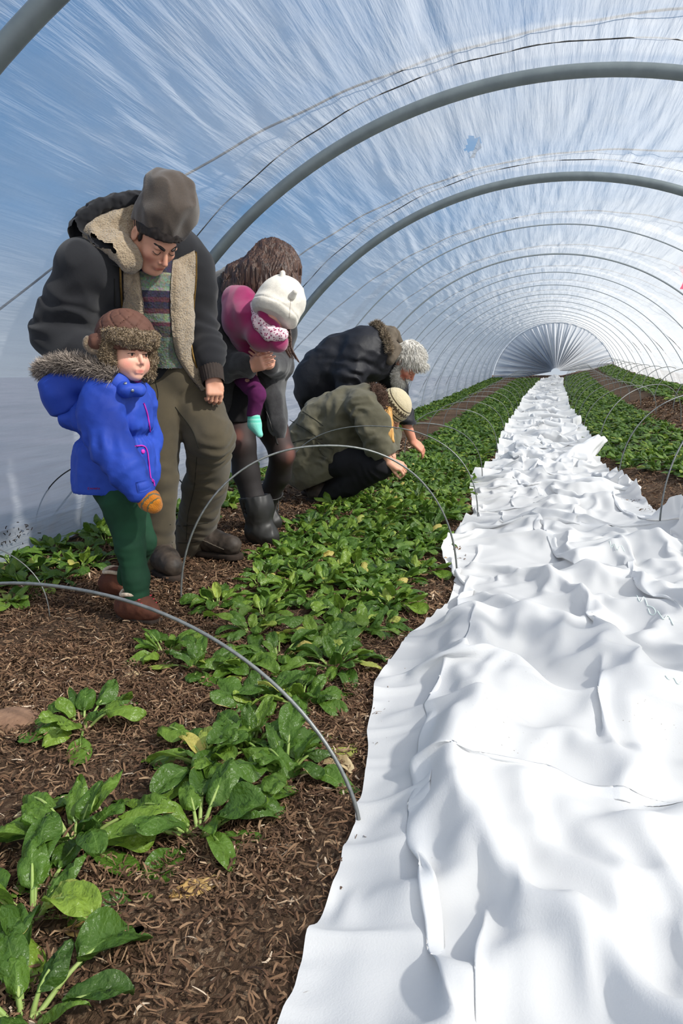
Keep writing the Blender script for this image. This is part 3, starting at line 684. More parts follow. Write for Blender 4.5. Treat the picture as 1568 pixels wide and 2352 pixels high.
# ---------------------------------------------------------------- shredded bark mulch lying on the soil
def mulch():
    m = bpy.data.materials.new('bark_shreds'); nt = nodes(m)
    a = N(nt, 'ShaderNodeAttribute', attribute_name='tint')
    r = ramp(nt, a.outputs['Fac'], [(0.0, lin(50, 36, 28)), (0.35, lin(90, 66, 49)), (0.65, lin(122, 95, 72)), (0.88, lin(158, 132, 104)), (1.0, lin(208, 190, 168))])
    p = N(nt, 'ShaderNodeBsdfPrincipled', i_Roughness=0.85); p.inputs['Specular IOR Level'].default_value = 0.25
    nt.links.new(r.outputs[0], p.inputs['Base Color']); nt.links.new(p.outputs[0], N(nt, 'ShaderNodeOutputMaterial').inputs[0])
    rg = np.random.RandomState(5)
    def area(n, x0, x1, y0, y1, lo, hi, wlo, whi, clump=True):
        X = rg.uniform(x0, x1, n); Y = rg.uniform(y0, y1, n)
        keep = np.ones(n, bool)
        if clump: keep = rg.rand(n) < np.clip(.80+1.7*fbm(X*2.2, Y*2.2, 61, 3), .22, 1)
        X = X[keep]; Y = Y[keep]; k = len(X)
        L = rg.uniform(lo, hi, k)*rg.uniform(.6, 1.25, k); w = rg.uniform(wlo, whi, k); az = rg.uniform(0, 2*np.pi, k)
        t = np.linspace(-.5, .5, 4)
        bend = rg.normal(0, .9, k); pitch = rg.normal(0, .22, k); arch = rg.normal(0.05, .3, k); roll = rg.uniform(-.9, .9, k)
        ang = az[:, None]+bend[:, None]*t
        cx = X[:, None]+L[:, None]*t*np.cos(ang); cy = Y[:, None]+L[:, None]*t*np.sin(ang)
        cz = L[:, None]*(t*pitch[:, None]-arch[:, None]*t*t*2)
        nxv = -np.sin(ang)*w[:, None]*.5*np.cos(roll)[:, None]; nyv = np.cos(ang)*w[:, None]*.5*np.cos(roll)[:, None]; nzv = np.sin(roll)[:, None]*w[:, None]*.5
        tp = np.array([.55, 1, 1, .45])
        A = np.stack([cx+nxv*tp, cy+nyv*tp, cz+nzv*tp], -1); B = np.stack([cx-nxv*tp, cy-nyv*tp, cz-nzv*tp], -1)
        V = np.stack([A, B], 2)                                     # k,4,2,3
        z = gz(V[..., 0], V[..., 1]); lift = rg.uniform(.001, .012, k)
        low = V[..., 2].min(axis=(1, 2))
        V[..., 2] = V[..., 2]-low[:, None, None]*.75+z+lift[:, None, None]
        b = (np.arange(k)*8)[:, None]
        Fq = np.concatenate([b+np.array([0, 2, 3, 1]), b+np.array([2, 4, 5, 3]), b+np.array([4, 6, 7, 5])])
        tint = np.clip(rg.beta(2.2, 2.6, k), 0, .9); tint[rg.rand(k) < .018] = .96
        return V.reshape(-1, 3), Fq, np.repeat(tint, 8)
    Vs, Fs, Ts, o = [], [], [], 0
    for a_ in ((46000, -1.35, -.25, .62, 1.9, .012, .040, .0018, .0050), (34000, -2.2, -.3, 1.5, 2.6, .014, .042, .0022, .006),
               (24000, -2.35, -.3, 2.6, 4.2, .02, .05, .003, .008), (16000, -2.3, -.3, 4.2, 6.5, .03, .06, .005, .012),
               (9000, -2.3, -.3, 6.5, 10, .04, .08, .008, .018), (9000, .55, 1.9, 3.6, 8, .03, .06, .004, .010), (12000, .92, 2.2, .8, 3.7, .02, .05, .003, .008), (5000, 1.2, 2.1, 8, 14, .04, .08, .008, .016)):
        V, Fq, T = area(*a_); Vs.append(V); Fs.append(Fq+o); Ts.append(T); o += len(V)
    ob = mesh_np('bark_mulch', np.concatenate(Vs), np.concatenate(Fs), m, smooth=False, attrs={'tint': np.concatenate(Ts)})
    tag(ob, 'shredded brown bark mulch strewn over the soil', 'mulch', kind='stuff')
mulch()

# ---------------------------------------------------------------- thin wire hoops over the beds
MW = mat('galvanized_wire', lin(112, 116, 116), lin(140, 142, 140), scale=60, rough=.45, metal=.55)
def wire(a, b, h, r, lb, lean=(0, 0), sq=0.75, ga='wire hoops standing over the spinach beds', m=MW):
    """elliptic hoop from foot a to foot b (x,y), apex height h"""
    a = np.array(a, float); b = np.array(b, float); t = np.linspace(0, np.pi, 60)
    za, zb = float(gz(*a)), float(gz(*b))
    c = np.cos(t); s = np.sin(t)
    f = (1-np.sign(c)*np.abs(c)**(0.9))/2
    P = np.stack([a[0]+(b[0]-a[0])*f, a[1]+(b[1]-a[1])*f, za+(zb-za)*f-.02+h*s**sq], -1)
    P[:, 0] += lean[0]*s; P[:, 1] += lean[1]*s
    o = mesh_np('wire_hoop', *tube(P, r, 8), m)
    tag(o, lb, 'wire hoop', ga); return o
p1 = onz(828, 1885, .02)
wire((-1.78, 1.62), (p1[0], p1[1]), .425, .0042, 'nearest grey wire hoop, crossing in front of the child\'s legs', lean=(0, .02), sq=1.12)
wire((-1.36, 2.73), (-.31, 3.27), .62, .0042, 'grey wire hoop curving over the bed in front of the woman\'s boots', sq=.95)
wire((-1.57, 4.55), (-.32, 4.56), .58, .0036, 'wire hoop crossing in front of the crouching person\'s coat')
wire((-1.40, 4.95), (-.42, 6.35), .53, .0038, 'wire hoop rising by the crouching person\'s hand')
wire((-2.60, 2.35), (-1.72, 2.38), .30, .0022, 'pale thin wire slanting down to the mulch at the left edge')
wire((-2.44, 3.30), (-1.75, 3.75), .47, .0032, 'black wire hoop against the film left of the child', m=mat('dark_wire', lin(40, 42, 46), rough=.5))
wire((.66, 4.35), (1.55, 5.35), .60, .0048, 'wire hoop with its foot by the white cover\'s right edge')
wire((.60, 6.0), (1.5, 6.6), .55, .0048, 'second wire hoop on the right, rising in front of the dense bed')
wire((.62, 8.3), (1.5, 9.0), .55, .005, 'third wire hoop on the right, its foot by the rolled white fabric tube')
for k in range(14):
    y = 8.2+1.7*k; s = float(shift(y))
    wire((-1.38+s, y), (-.42+s, y+.4), .5, .0045, 'thin wire hoop over the far part of the left bed')
for k in range(13):
    y = 10.6+1.7*k; s = float(shift(y))
    wire((.58+s, y), (1.5+s, y+.3), .5, .005, 'thin wire hoop over the far part of the right bed')
for k in range(12):
    y = 11+1.9*k; s = float(shift(y))
    wire((1.72+s, y), (2.42+s, y+.2), .42, .006, 'thin wire hoop over the row along the right film wall')
# rolled tube of the white cover poking out to the right
th, sv_ = np.meshgrid(np.linspace(0, 2*np.pi, 40, endpoint=False), np.linspace(0, 1, 30), indexing='ij')
A = at(1285, 1075, 7.0); B = at(1378, 1012, 7.75); A[2] -= .02
d = (B-A)/np.linalg.norm(B-A); up = np.array([0, 0, 1.]); n1 = np.cross(d, up); n1 /= np.linalg.norm(n1); n2 = np.cross(n1, d)
rad = .075+.02*np.sin(sv_*4)+.012*np.sin(th*3+sv_*7)+.006*np.sin(th*7-sv_*11)
TP = A+(B-A)*sv_[..., None]+rad[..., None]*(np.cos(th)[..., None]*n1+np.sin(th)[..., None]*n2)
ro = mesh_np('fabric_roll', TP.reshape(-1, 3), gridf(40, 30, True), rc.data.materials[0])
tag(ro, 'rolled white fabric tube poking out of the row cover to the right', 'fabric roll')

# ---------------------------------------------------------------- bits of dead plant stuck to the film near the ground, faint print on the cover
def on_film(px, py):
    r = ray(px, py); a = r[0]**2+r[2]**2; b = 2*(-r[0]*XC+r[2]*(HC-ZC)); c = XC*XC+(HC-ZC)**2-(R0-.03)**2
    t = (-b+math.sqrt(b*b-4*a*c))/(2*a); return np.array([r[0]*t, r[1]*t, r[2]*t+HC])
rb = np.random.RandomState(12); parts = []
def poly(pts, n):
    P = spline(pts, 8); return P[np.linspace(0, len(P)-1, n).astype(int)]
for k in range(26):
    x = rb.uniform(2, 98); y = 1225+rb.normal(0, 14)+(98-x)*.1; a = rb.uniform(0, 3.14); l = rb.uniform(3, 9)
    P = poly([on_film(x-l*.5*math.cos(a), y-l*.5*math.sin(a)), on_film(x+rb.uniform(-1, 1), y+rb.uniform(-1, 1)), on_film(x+l*.5*math.cos(a), y+l*.5*math.sin(a))], 6)
    parts.append(tube(P, .0022, 5))
o = mesh_np('plant_debris', *join(parts), mat('dead_bits', lin(44, 38, 36), rough=.95))
tag(o, 'dark bits of dead plant stuck to the film at the lower left', 'debris', kind='stuff')
# ---------------------------------------------------------------- tools for bodies and clothes
from mathutils.bvhtree import BVHTree
J = at
def axis(lo, hi, h, fine=()):
    out = [lo]
    while out[-1] < hi:
        x = out[-1]; hh = h
        for a, b, hf in fine:
            if a-0.02 <= x <= b+0.01: hh = min(hh, hf)
        out.append(x+hh)
    return np.array(out)
class Field:
    """signed distance on a rectilinear grid; primitives are blended in one by one and the surface is read out with surface nets"""
    def __init__(s, lo, hi, h, fine=()):
        s.ax = [axis(lo[i], hi[i], h, [(f[0][i], f[1][i], f[2]) for f in fine]) for i in range(3)]
        s.F = np.full([len(a) for a in s.ax], 1.0, np.float32)
    def _sl(s, lo, hi):
        sl = tuple(slice(max(0, np.searchsorted(a, lo[i])-1), min(len(a), np.searchsorted(a, hi[i])+1)) for i, a in enumerate(s.ax))
        P = np.stack(np.meshgrid(*[s.ax[i][sl[i]] for i in range(3)], indexing='ij'), -1).astype(np.float32)
        return sl, P
    def add(s, prim, k=0.02, sub=False):
        fn, lo, hi = prim; m = k+0.035
        sl, P = s._sl(np.asarray(lo)-m, np.asarray(hi)+m)
        if 0 in P.shape: return s
        d = fn(P).astype(np.float32); F = s.F[sl]
        if sub:
            a, b = -F, d
            h = np.clip(0.5+0.5*(b-a)/k, 0, 1); r = b*(1-h)+a*h-k*h*(1-h); h2 = np.clip(.5+.5*(a-b)/k, 0, 1)
            r = np.minimum(a, b)-np.maximum(k-np.abs(a-b), 0)**2*0.25/k
            s.F[sl] = -r
        else:
            s.F[sl] = np.minimum(F, d)-np.maximum(k-np.abs(F-d), 0)**2*0.25/k
        return s
    def cap(s, a, b, ra, rb, k=.02, **kw): return s.add(cap(a, b, ra, rb), k, **kw)
    def chain(s, pts, rad, k=.02, **kw):
        for i in range(len(pts)-1): s.add(cap(pts[i], pts[i+1], rad[i], rad[i+1]), k, **kw)
        return s
    def ell(s, c, r, R=None, k=.02, **kw): return s.add(ell(c, r, R), k, **kw)
    def plane(s, p, n, keep_below=True):
        """cut away what lies on the n side of p"""
        P = np.stack(np.meshgrid(*s.ax, indexing='ij'), -1).astype(np.float32)
        s.F = np.maximum(s.F, ((P-np.asarray(p, np.float32)) @ np.asarray(n, np.float32))); return s
    def warp(s, fn, band=0.04):
        idx = np.nonzero(np.abs(s.F) < band)
        P = np.stack([s.ax[i][idx[i]] for i in range(3)], -1)
        s.F[idx] += fn(P).astype(np.float32); return s
    def nets(s):
        F = s.F; S = F < 0
        c = [S[i:S.shape[0]-1+i, j:S.shape[1]-1+j, k:S.shape[2]-1+k] for i in (0, 1) for j in (0, 1) for k in (0, 1)]
        anyc = np.logical_or.reduce(c); allc = np.logical_and.reduce(c)
        cells = np.argwhere(anyc & ~allc); n = len(cells)
        idm = np.full(anyc.shape, -1, np.int32); idm[tuple(cells.T)] = np.arange(n)
        acc = np.zeros((n, 3)); cnt = np.zeros(n)
        X = [s.ax[i] for i in range(3)]
        for axn in range(3):
            o1, o2 = [i for i in range(3) if i != axn]
            for p in (0, 1):
                for q in (0, 1):
                    A = cells.copy(); A[:, o1] += p; A[:, o2] += q; B = A.copy(); B[:, axn] += 1
                    fa = F[tuple(A.T)]; fb = F[tuple(B.T)]; m = (fa < 0) != (fb < 0)
                    t = np.where(m, fa/(fa-fb+1e-12), 0)
                    pt = np.stack([X[i][A[:, i]] for i in range(3)], -1); pb = X[axn][B[:, axn]]
                    pt[:, axn] = pt[:, axn]+t*(pb-pt[:, axn])
                    acc[m] += pt[m]; cnt[m] += 1
        V = acc/np.maximum(cnt, 1)[:, None]
        Q = []
        for axn in range(3):
            o1, o2 = (axn+1) % 3, (axn+2) % 3
            sl1 = [slice(None)]*3; sl2 = [slice(None)]*3
            sl1[axn] = slice(0, -1); sl2[axn] = slice(1, None)
            for o in (o1, o2): sl1[o] = slice(1, -1); sl2[o] = slice(1, -1)
            a = S[tuple(sl1)]; b = S[tuple(sl2)]
            E = np.argwhere(a != b)
            if not len(E): continue
            flip = a[tuple(E.T)]
            base = E.copy(); base[:, o1] += 1; base[:, o2] += 1
            q = []
            for d1, d2 in ((-1, -1), (0, -1), (0, 0), (-1, 0)):
                z = base.copy(); z[:, o1] += d1; z[:, o2] += d2; q.append(idm[tuple(z.T)])
            q = np.stack(q, -1); q[~flip] = q[~flip][:, ::-1]; Q.append(q)
        Q = np.concatenate(Q); Q = Q[(Q >= 0).all(1)]
        return V, Q
def cap(a, b, ra, rb):
    a = np.asarray(a, float); b = np.asarray(b, float); ab = (b-a).astype(np.float32); L = max(float(ab @ ab), 1e-9); a32 = a.astype(np.float32)
    def fn(P):
        q = P-a32; t = np.clip((q @ ab)/L, 0, 1)
        q = q-t[..., None]*ab
        return np.sqrt((q*q).sum(-1))-(ra+(rb-ra)*t)
    r = max(ra, rb); return fn, np.minimum(a, b)-r, np.maximum(a, b)+r
def ell(c, r, R=None):
    c = np.asarray(c, np.float32); r = np.asarray(r, np.float32); R = None if R is None else np.asarray(R, np.float32)
    def fn(P):
        q = P-c
        if R is not None: q = q @ R.T
        k0 = np.sqrt(((q/r)**2).sum(-1)); k1 = np.sqrt(((q/(r*r))**2).sum(-1))
        return k0*(k0-1)/(k1+1e-9)
    m = float(max(r)); return fn, c-m, c+m
def slab(c, r, R, rnd=.01):
    c = np.asarray(c, np.float32); r = np.asarray(r, np.float32); R = np.asarray(R, np.float32)
    def fn(P):
        q = np.abs((P-c) @ R.T)-(r-rnd)
        return np.sqrt((np.maximum(q, 0)**2).sum(-1))+np.minimum(q.max(-1), 0)-rnd
    m = float(np.linalg.norm(r)); return fn, c-m, c+m
def frame(head, pitch, roll=0.0):
    """rows f (nose), l (own left), u (crown); head: heading degrees from +X, pitch: degrees nose down, roll towards own right"""
    h = math.radians(head); p = math.radians(pitch); r = math.radians(roll)
    hv = np.array([math.cos(h), math.sin(h), 0]); l = np.array([-hv[1], hv[0], 0]); z = np.array([0, 0, 1.])
    f = hv*math.cos(p)-z*math.sin(p); u = hv*math.sin(p)+z*math.cos(p)
    u, l = u*math.cos(r)-l*math.sin(r), l*math.cos(r)+u*math.sin(r)
    return np.array([f, l, u])
def folds(scale, amp, stretch=(1, 1, 1), seed=0, ridge=True):
    st = np.asarray(stretch, float)
    def fn(P):
        n = vnoise3(P*st, scale, seed)+0.5*vnoise3(P*st, scale*2.1, seed+5)
        return -amp*(1-2.2*np.abs(n)) if ridge else amp*n
    return fn
def rings(center, ax, freq, amp, reach, seed=0):
    """creases running round a limb near a joint"""
    center = np.asarray(center); ax = np.asarray(ax, float); ax = ax/np.linalg.norm(ax)
    def fn(P):
        q = P-center; d = np.sqrt((q*q).sum(-1)); w = np.exp(-(d/reach)**2)
        return amp*w*np.sin((q @ ax)*freq+4.5*vnoise3(P, 11, seed))*(.75+.9*vnoise3(P, 9, seed+3))
    return fn
def head_prims(Fd, C, R, s=1.0, child=False):
    def L(f, l, u): return C+s*(R[0]*f+R[1]*l+R[2]*u)
    e = lambda c, r, k, sub=False: Fd.ell(L(*c), np.array(r)*s, R, k=k*s, sub=sub)
    c2 = lambda a, b, ra, rb, k, sub=False: Fd.cap(L(*a), L(*b), ra*s, rb*s, k=k*s, sub=sub)
    e((-.014, 0, .034), (.100, .078, .092), .02)
    if child:
        e((.036, 0, -.040), (.064, .066, .072), .03)
        for g in (-1, 1): e((.056, .040*g, -.048), (.030, .028, .030), .025)
        e((.074, 0, -.092), (.020, .022, .016), .025)
    else:
        e((.034, 0, -.045), (.064, .058, .082), .03)
        e((.074, 0, -.104), (.022, .026, .018), .022)
        for g in (-1, 1):
            c2((-.008, .058*g, -.045), (.058, .026*g, -.103), .016, .015, .025)
            e((.062, .042*g, -.030), (.022, .020, .018), .022)
    c2((.083, -.034, .016), (.083, .034, .016), .012, .012, .018)
    for g in (-1, 1):
        e((.098, .032*g, -.006), (.018, .020, .013), .012, True)
        e((.079, .032*g, -.007), (.0135, .0155, .0125), .004)
    n = .86 if child else 1.0
    c2((.094, 0, .002), (.094+.022*n, 0, -.034), .0065, .0105*n, .010)
    for g in (-1, 1): e((.099, .011*g, -.040), (.010, .008, .007), .006)
    e((.092, 0, -.062), (.012, .024, .016), .012)
    c2((.099, -.016, -.0655), (.099, .016, -.0655), .0042, .0042, .004)
    c2((.097, -.014, -.0745), (.097, .014, -.0745), .0052, .0052, .004)
    c2((.1055, -.024, -.0697), (.1055, .024, -.0697), .0018, .0018, .003, True)
    for g in (-1, 1):
        e((-.010, .079*g, -.006), (.019, .008, .030), .006)
        e((-.006, .086*g, -.004), (.010, .006, .018), .005, True)
    return L
def hand(Fd, wrist, d, n, s=1.0, curl=(.4, .5, .6, .7), thumb=1, tin=0.3, spread=1.0, tcurl=.4):
    """five separate fingers: d along the hand, n out of the back of the hand, thumb on the +/- side"""
    d = np.asarray(d, float); d /= np.linalg.norm(d); n = np.asarray(n, float); n = n-d*(n @ d); n /= np.linalg.norm(n); t = np.cross(n, d)*thumb
    w = np.asarray(wrist, float)
    for q in (-.030, -.010, .010, .030):
        Fd.cap(w+t*q*.7*s, w+(d*.085+t*q)*s, .0155*s, .0125*s, k=.014*s)
    Fd.cap(w+(d*.02+t*.02)*s, w+(d*.055+t*.034)*s, .016*s, .014*s, k=.014*s)
    for i, (q, ln) in enumerate(((.031, .072), (.0105, .080), (-.0105, .074), (-.030, .058))):
        a = w+(d*.088+t*q)*s; ang = 0.12; r = (.0092, .0095, .009, .0078)[i]*s
        seg = np.array([.45, .32, .25])*ln*s; cu = curl[i]
        for k in range(3):
            ang += cu*(.75, 1.0, .75)[k]
            dirv = d*math.cos(ang)-n*math.sin(ang)+t*q*2.2*spread*math.cos(ang)
            b = a+dirv/np.linalg.norm(dirv)*seg[k]
            Fd.cap(a, b, r, r*.92, k=.004*s); a = b; r *= .92
    a = w+(d*.028+t*.032-n*.006)*s; dirv = d*.72+t*(.75-tin)-n*.28*(1+tin)
    for k, ln in enumerate((.040, .032, .026)):
        b = a+dirv/np.linalg.norm(dirv)*ln*s; Fd.cap(a, b, (.0125-.0015*k)*s, (.011-.0015*k)*s, k=.006*s); a = b
        dirv = dirv+d*.30*tcurl-n*.35*tcurl-t*.32*tcurl
def out(name, Fd, m, parent=None, **kw):
    V, Q = Fd.nets()
    o = mesh_np(name, V, Q, m, parent, **kw)
    return o, V, Q
def root_mesh(name, V, Q, mats, loc, midx=None, attrs=None):
    o = mesh_np(name, V-np.asarray(loc), Q, mats, midx=midx, attrs=attrs); o.location = tuple(loc); return o
def bvh(*vq):
    Vs = []; Fs = []; o = 0
    for V, Q in vq:
        Vs.append(V); Fs += (Q+o).tolist(); o += len(V)
    return BVHTree.FromPolygons(np.concatenate(Vs).tolist(), Fs)
CAMP = Vector((0, 0, HC))
def hit(B, px, py):
    r = ray(px, py); l, n, i, d = B.ray_cast(CAMP, Vector(r).normalized())
    if l is None: return None
    n = np.array(n)
    if n @ r > 0: n = -n
    return np.array(l), n
def poly(pts, n):
    P = np.asarray(pts, float)
    if len(P) > 2: P = spline(P, 16)
    L = np.concatenate([[0], np.cumsum(np.linalg.norm(np.diff(P, axis=0), axis=1))]); t = np.linspace(0, L[-1], n)
    return np.stack([np.interp(t, L, P[:, i]) for i in range(P.shape[1])], -1)
def hits(B, P):
    """surface points under a list of photo positions; gaps are bridged from their neighbours"""
    H = [hit(B, *p) for p in P]; ok = [i for i, h in enumerate(H) if h is not None]
    if not ok: return None
    out_ = []
    for i in range(len(P)):
        j = min(ok, key=lambda q: abs(q-i)); p, n = H[j]
        if j != i:
            r = ray(*P[i]); rj = ray(*P[j]); dep = (p-np.array([0, 0, HC])) @ CM[:, 2]
            p = np.array([0, 0, HC])+r/(r @ CM[:, 2])*dep
        out_.append((p, n))
    return np.array([o[0] for o in out_]), np.array([o[1] for o in out_])
def patch(name, B, A1, A2, nu, nv, th, m, parent, puff=0.35, wob=0.0, wfreq=30, seed=1, smooth_n=6, rim=.012):
    """a thick cloth panel lying on a body: A1, A2 are its two long borders"""
    a = poly(A1, nv); b = poly(A2, nv); u = np.linspace(0, 1, nu)
    Pt = np.zeros((nu, nv, 3)); Nn = np.zeros((nu, nv, 3))
    for i, uu in enumerate(u):
        h = hits(B, a*(1-uu)+b*uu)
        if h is None: h = (Pt[i-1], Nn[i-1])
        Pt[i], Nn[i] = h
    for _ in range(smooth_n):                 # bridge the little steps of what lies below
        for A in (Pt, Nn):
            A[1:-1] = A[1:-1]*.5+.25*(A[2:]+A[:-2]); A[:, 1:-1] = A[:, 1:-1]*.5+.25*(A[:, 2:]+A[:, :-2])
    Nn /= np.linalg.norm(Nn, axis=-1)[..., None]+1e-9
    U, Vv = np.meshgrid(u, np.linspace(0, 1, nv), indexing='ij')
    ed = np.clip(np.minimum(np.minimum(U, 1-U)*nu/2.2, np.minimum(Vv, 1-Vv)*nv/2.2), 0, 1)**puff
    top = Pt+Nn*(th*(0.25+0.75*ed))[..., None]
    if wob: top += Nn*(wob*vnoise3(top, wfreq, seed))[..., None]
    bot = Pt-Nn*rim
    V = np.concatenate([top.reshape(-1, 3), bot.reshape(-1, 3)]); k = nu*nv; G = gridf(nu, nv)
    Fs = [G, G[:, ::-1]+k]
    idx = np.arange(k).reshape(nu, nv)
    loop = np.concatenate([idx[:, 0], idx[-1, 1:], idx[-2::-1, -1], idx[0, -2:0:-1]])
    nx = np.roll(loop, -1); Fs.append(np.stack([loop, nx, nx+k, loop+k], -1))
    Fq = np.concatenate(Fs)
    d = (np.cross(V[Fq[:, 1]]-V[Fq[:, 0]], V[Fq[:, 2]]-V[Fq[:, 0]])*np.repeat([[0, 0, 0]], len(Fq), 0)).sum()
    return mesh_np(name, V, Fq, m, parent), (V, Fq), (top, Nn)
def cordline(name, B, pts, r, m, parent, n=40, off=0.0, flat=1.0):
    P = poly(pts, n); h = hits(B, P)
    if h is None: return None
    Q = h[0].copy()
    for _ in range(3): Q[1:-1] = Q[1:-1]*.5+.25*(Q[2:]+Q[:-2])
    Q = Q+h[1]*off
    return mesh_np(name, *tube(Q, r, 8), m, parent)
def fur(name, V, Q, n, L, w, m, parent, seed=1, flow=(0, 0, 0), curl=.4, sel=None):
    """a pelt of thin strands standing on a surface"""
    rg = np.random.RandomState(seed); Q = np.asarray(Q)
    if sel is not None: Q = Q[sel(V[Q].mean(1))]
    a = V[Q[:, 0]]; b = V[Q[:, 1]]; c = V[Q[:, 2]]; d = V[Q[:, 3]]
    nn = np.cross(c-a, d-b); ar = np.linalg.norm(nn, axis=1); pr = ar/ar.sum(); f = rg.choice(len(Q), n, p=pr)
    s, t = rg.rand(2, n)[..., None]; P = (a[f]*(1-s)+b[f]*s)*(1-t)+(d[f]*(1-s)+c[f]*s)*t
    N_ = nn[f]/(ar[f][:, None]+1e-12)
    D = N_+rg.normal(0, curl, (n, 3))+np.asarray(flow); D /= np.linalg.norm(D, axis=1)[:, None]
    D2 = D+rg.normal(0, curl, (n, 3))+0.5*np.asarray(flow); D2 /= np.linalg.norm(D2, axis=1)[:, None]
    ln = L*rg.uniform(.55, 1.2, n)[:, None]; S = np.cross(D, rg.normal(size=(n, 3))); S /= np.linalg.norm(S, axis=1)[:, None]+1e-9
    p1 = P+D*ln*.55; p2 = p1+D2*ln*.45
    W_ = S*w*.5
    Vv = np.stack([P-W_, P+W_, p1+W_*.7, p1-W_*.7, p2+W_*.15, p2-W_*.15], 1).reshape(-1, 3)
    k = (np.arange(n)*6)[:, None]; Fq = np.concatenate([k+np.array([0, 1, 2, 3]), k+np.array([3, 2, 4, 5])])
    return mesh_np(name, Vv, Fq, m, parent, attrs={'tint': np.repeat(rg.rand(n), 6)})
def fur_mat(name, c1, c2):
    if name in _mats: return _mats[name]
    m = bpy.data.materials.new(name); nt = nodes(m); a = N(nt, 'ShaderNodeAttribute', attribute_name='tint')
    r = ramp(nt, a.outputs['Fac'], [(0, c1), (1, c2)]); p = N(nt, 'ShaderNodeBsdfPrincipled', i_Roughness=.7); p.inputs['Specular IOR Level'].default_value = .2
    nt.links.new(r.outputs[0], p.inputs['Base Color']); nt.links.new(p.outputs[0], N(nt, 'ShaderNodeOutputMaterial').inputs[0]); _mats[name] = m; return m
def skin_mat(name, base, flush):
    m = bpy.data.materials.new(name); nt = nodes(m); a = N(nt, 'ShaderNodeAttribute', attribute_name='flush')
    p = N(nt, 'ShaderNodeBsdfPrincipled', i_Roughness=.5); p.inputs['Specular IOR Level'].default_value = .35
    p.inputs['Subsurface Weight'].default_value = .25; p.inputs['Subsurface Radius'].default_value = (.012, .005, .003); p.inputs['Subsurface Scale'].default_value = .5
    mx = N(nt, 'ShaderNodeMix', data_type='RGBA'); nt.links.new(a.outputs['Fac'], mx.inputs[0]); mx.inputs[6].default_value = (*base, 1); mx.inputs[7].default_value = (*flush, 1)
    nt.links.new(mx.outputs[2], p.inputs['Base Color'])
    tcn = N(nt, 'ShaderNodeTexCoord'); n = N(nt, 'ShaderNodeTexNoise', i_Scale=220.0); nt.links.new(tcn.outputs['Object'], n.inputs['Vector'])
    b = N(nt, 'ShaderNodeBump', i_Strength=.15, i_Distance=.002); nt.links.new(n.outputs['Fac'], b.inputs['Height']); nt.links.new(b.outputs[0], p.inputs['Normal'])
    nt.links.new(p.outputs[0], N(nt, 'ShaderNodeOutputMaterial').inputs[0]); return m
def flush_of(V, C, R, s, cheeks=.5):
    """lips, nose tip and cheeks are redder; the skin's own colour"""
    q = ((V-C) @ R.T)/s
    def g(c, w): return np.exp(-(((q-np.array(c))/np.array(w))**2).sum(1))
    r = .95*g((.100, 0, -.070), (.012, .021, .0095))+cheeks*(g((.07, .045, -.045), (.03, .022, .022))+g((.07, -.045, -.045), (.03, .022, .022)))+.35*g((.115, 0, -.035), (.015, .015, .015))
    return np.clip(r, 0, 1)
def face_bits(L, s, parent, brow, eye_c=lin(40, 30, 26), closed=False, brow_w=.004):
    me = mat('eye_dark', eye_c, rough=.2, spec=.5); mw = mat('eye_white', lin(214, 205, 198), rough=.3)
    for g in (-1, 1):
        t = np.linspace(0, 1, 10)
        P = np.array([L(.1015-.031*x*x-.003*math.sin(x*3), (.015+.034*x)*g, .018+.006*math.sin(x*2.2)) for x in t])
        mesh_np('eyebrow', *tube(P, brow_w*s*np.sin(np.clip(t*.85+.15, 0, 1)*np.pi)**.5*1.0+.0006, 6), brow, parent)
        P = np.array([L(.0935-.010*(2*x-1)**2*(1.2 if x > .5 else .8), (.032+.0155*(2*x-1))*g, -.004+(-.006 if closed else .0035)*math.sin(x*3.14)) for x in t])
        mesh_np('eyelash', *tube(P, .0014*s, 5), me, parent)
        if not closed:
            c = L(.0885, .033*g, -.0065)
            uu, vv = np.meshgrid(np.linspace(0, 2*np.pi, 16, endpoint=False), np.linspace(.05, np.pi-.05, 10), indexing='ij')
            S_ = np.stack([np.sin(vv)*np.cos(uu), np.sin(vv)*np.sin(uu), np.cos(vv)], -1).reshape(-1, 3)
            mesh_np('eye', c+S_*np.array([.0062]*3)*s, gridf(16, 10, True), me, parent)
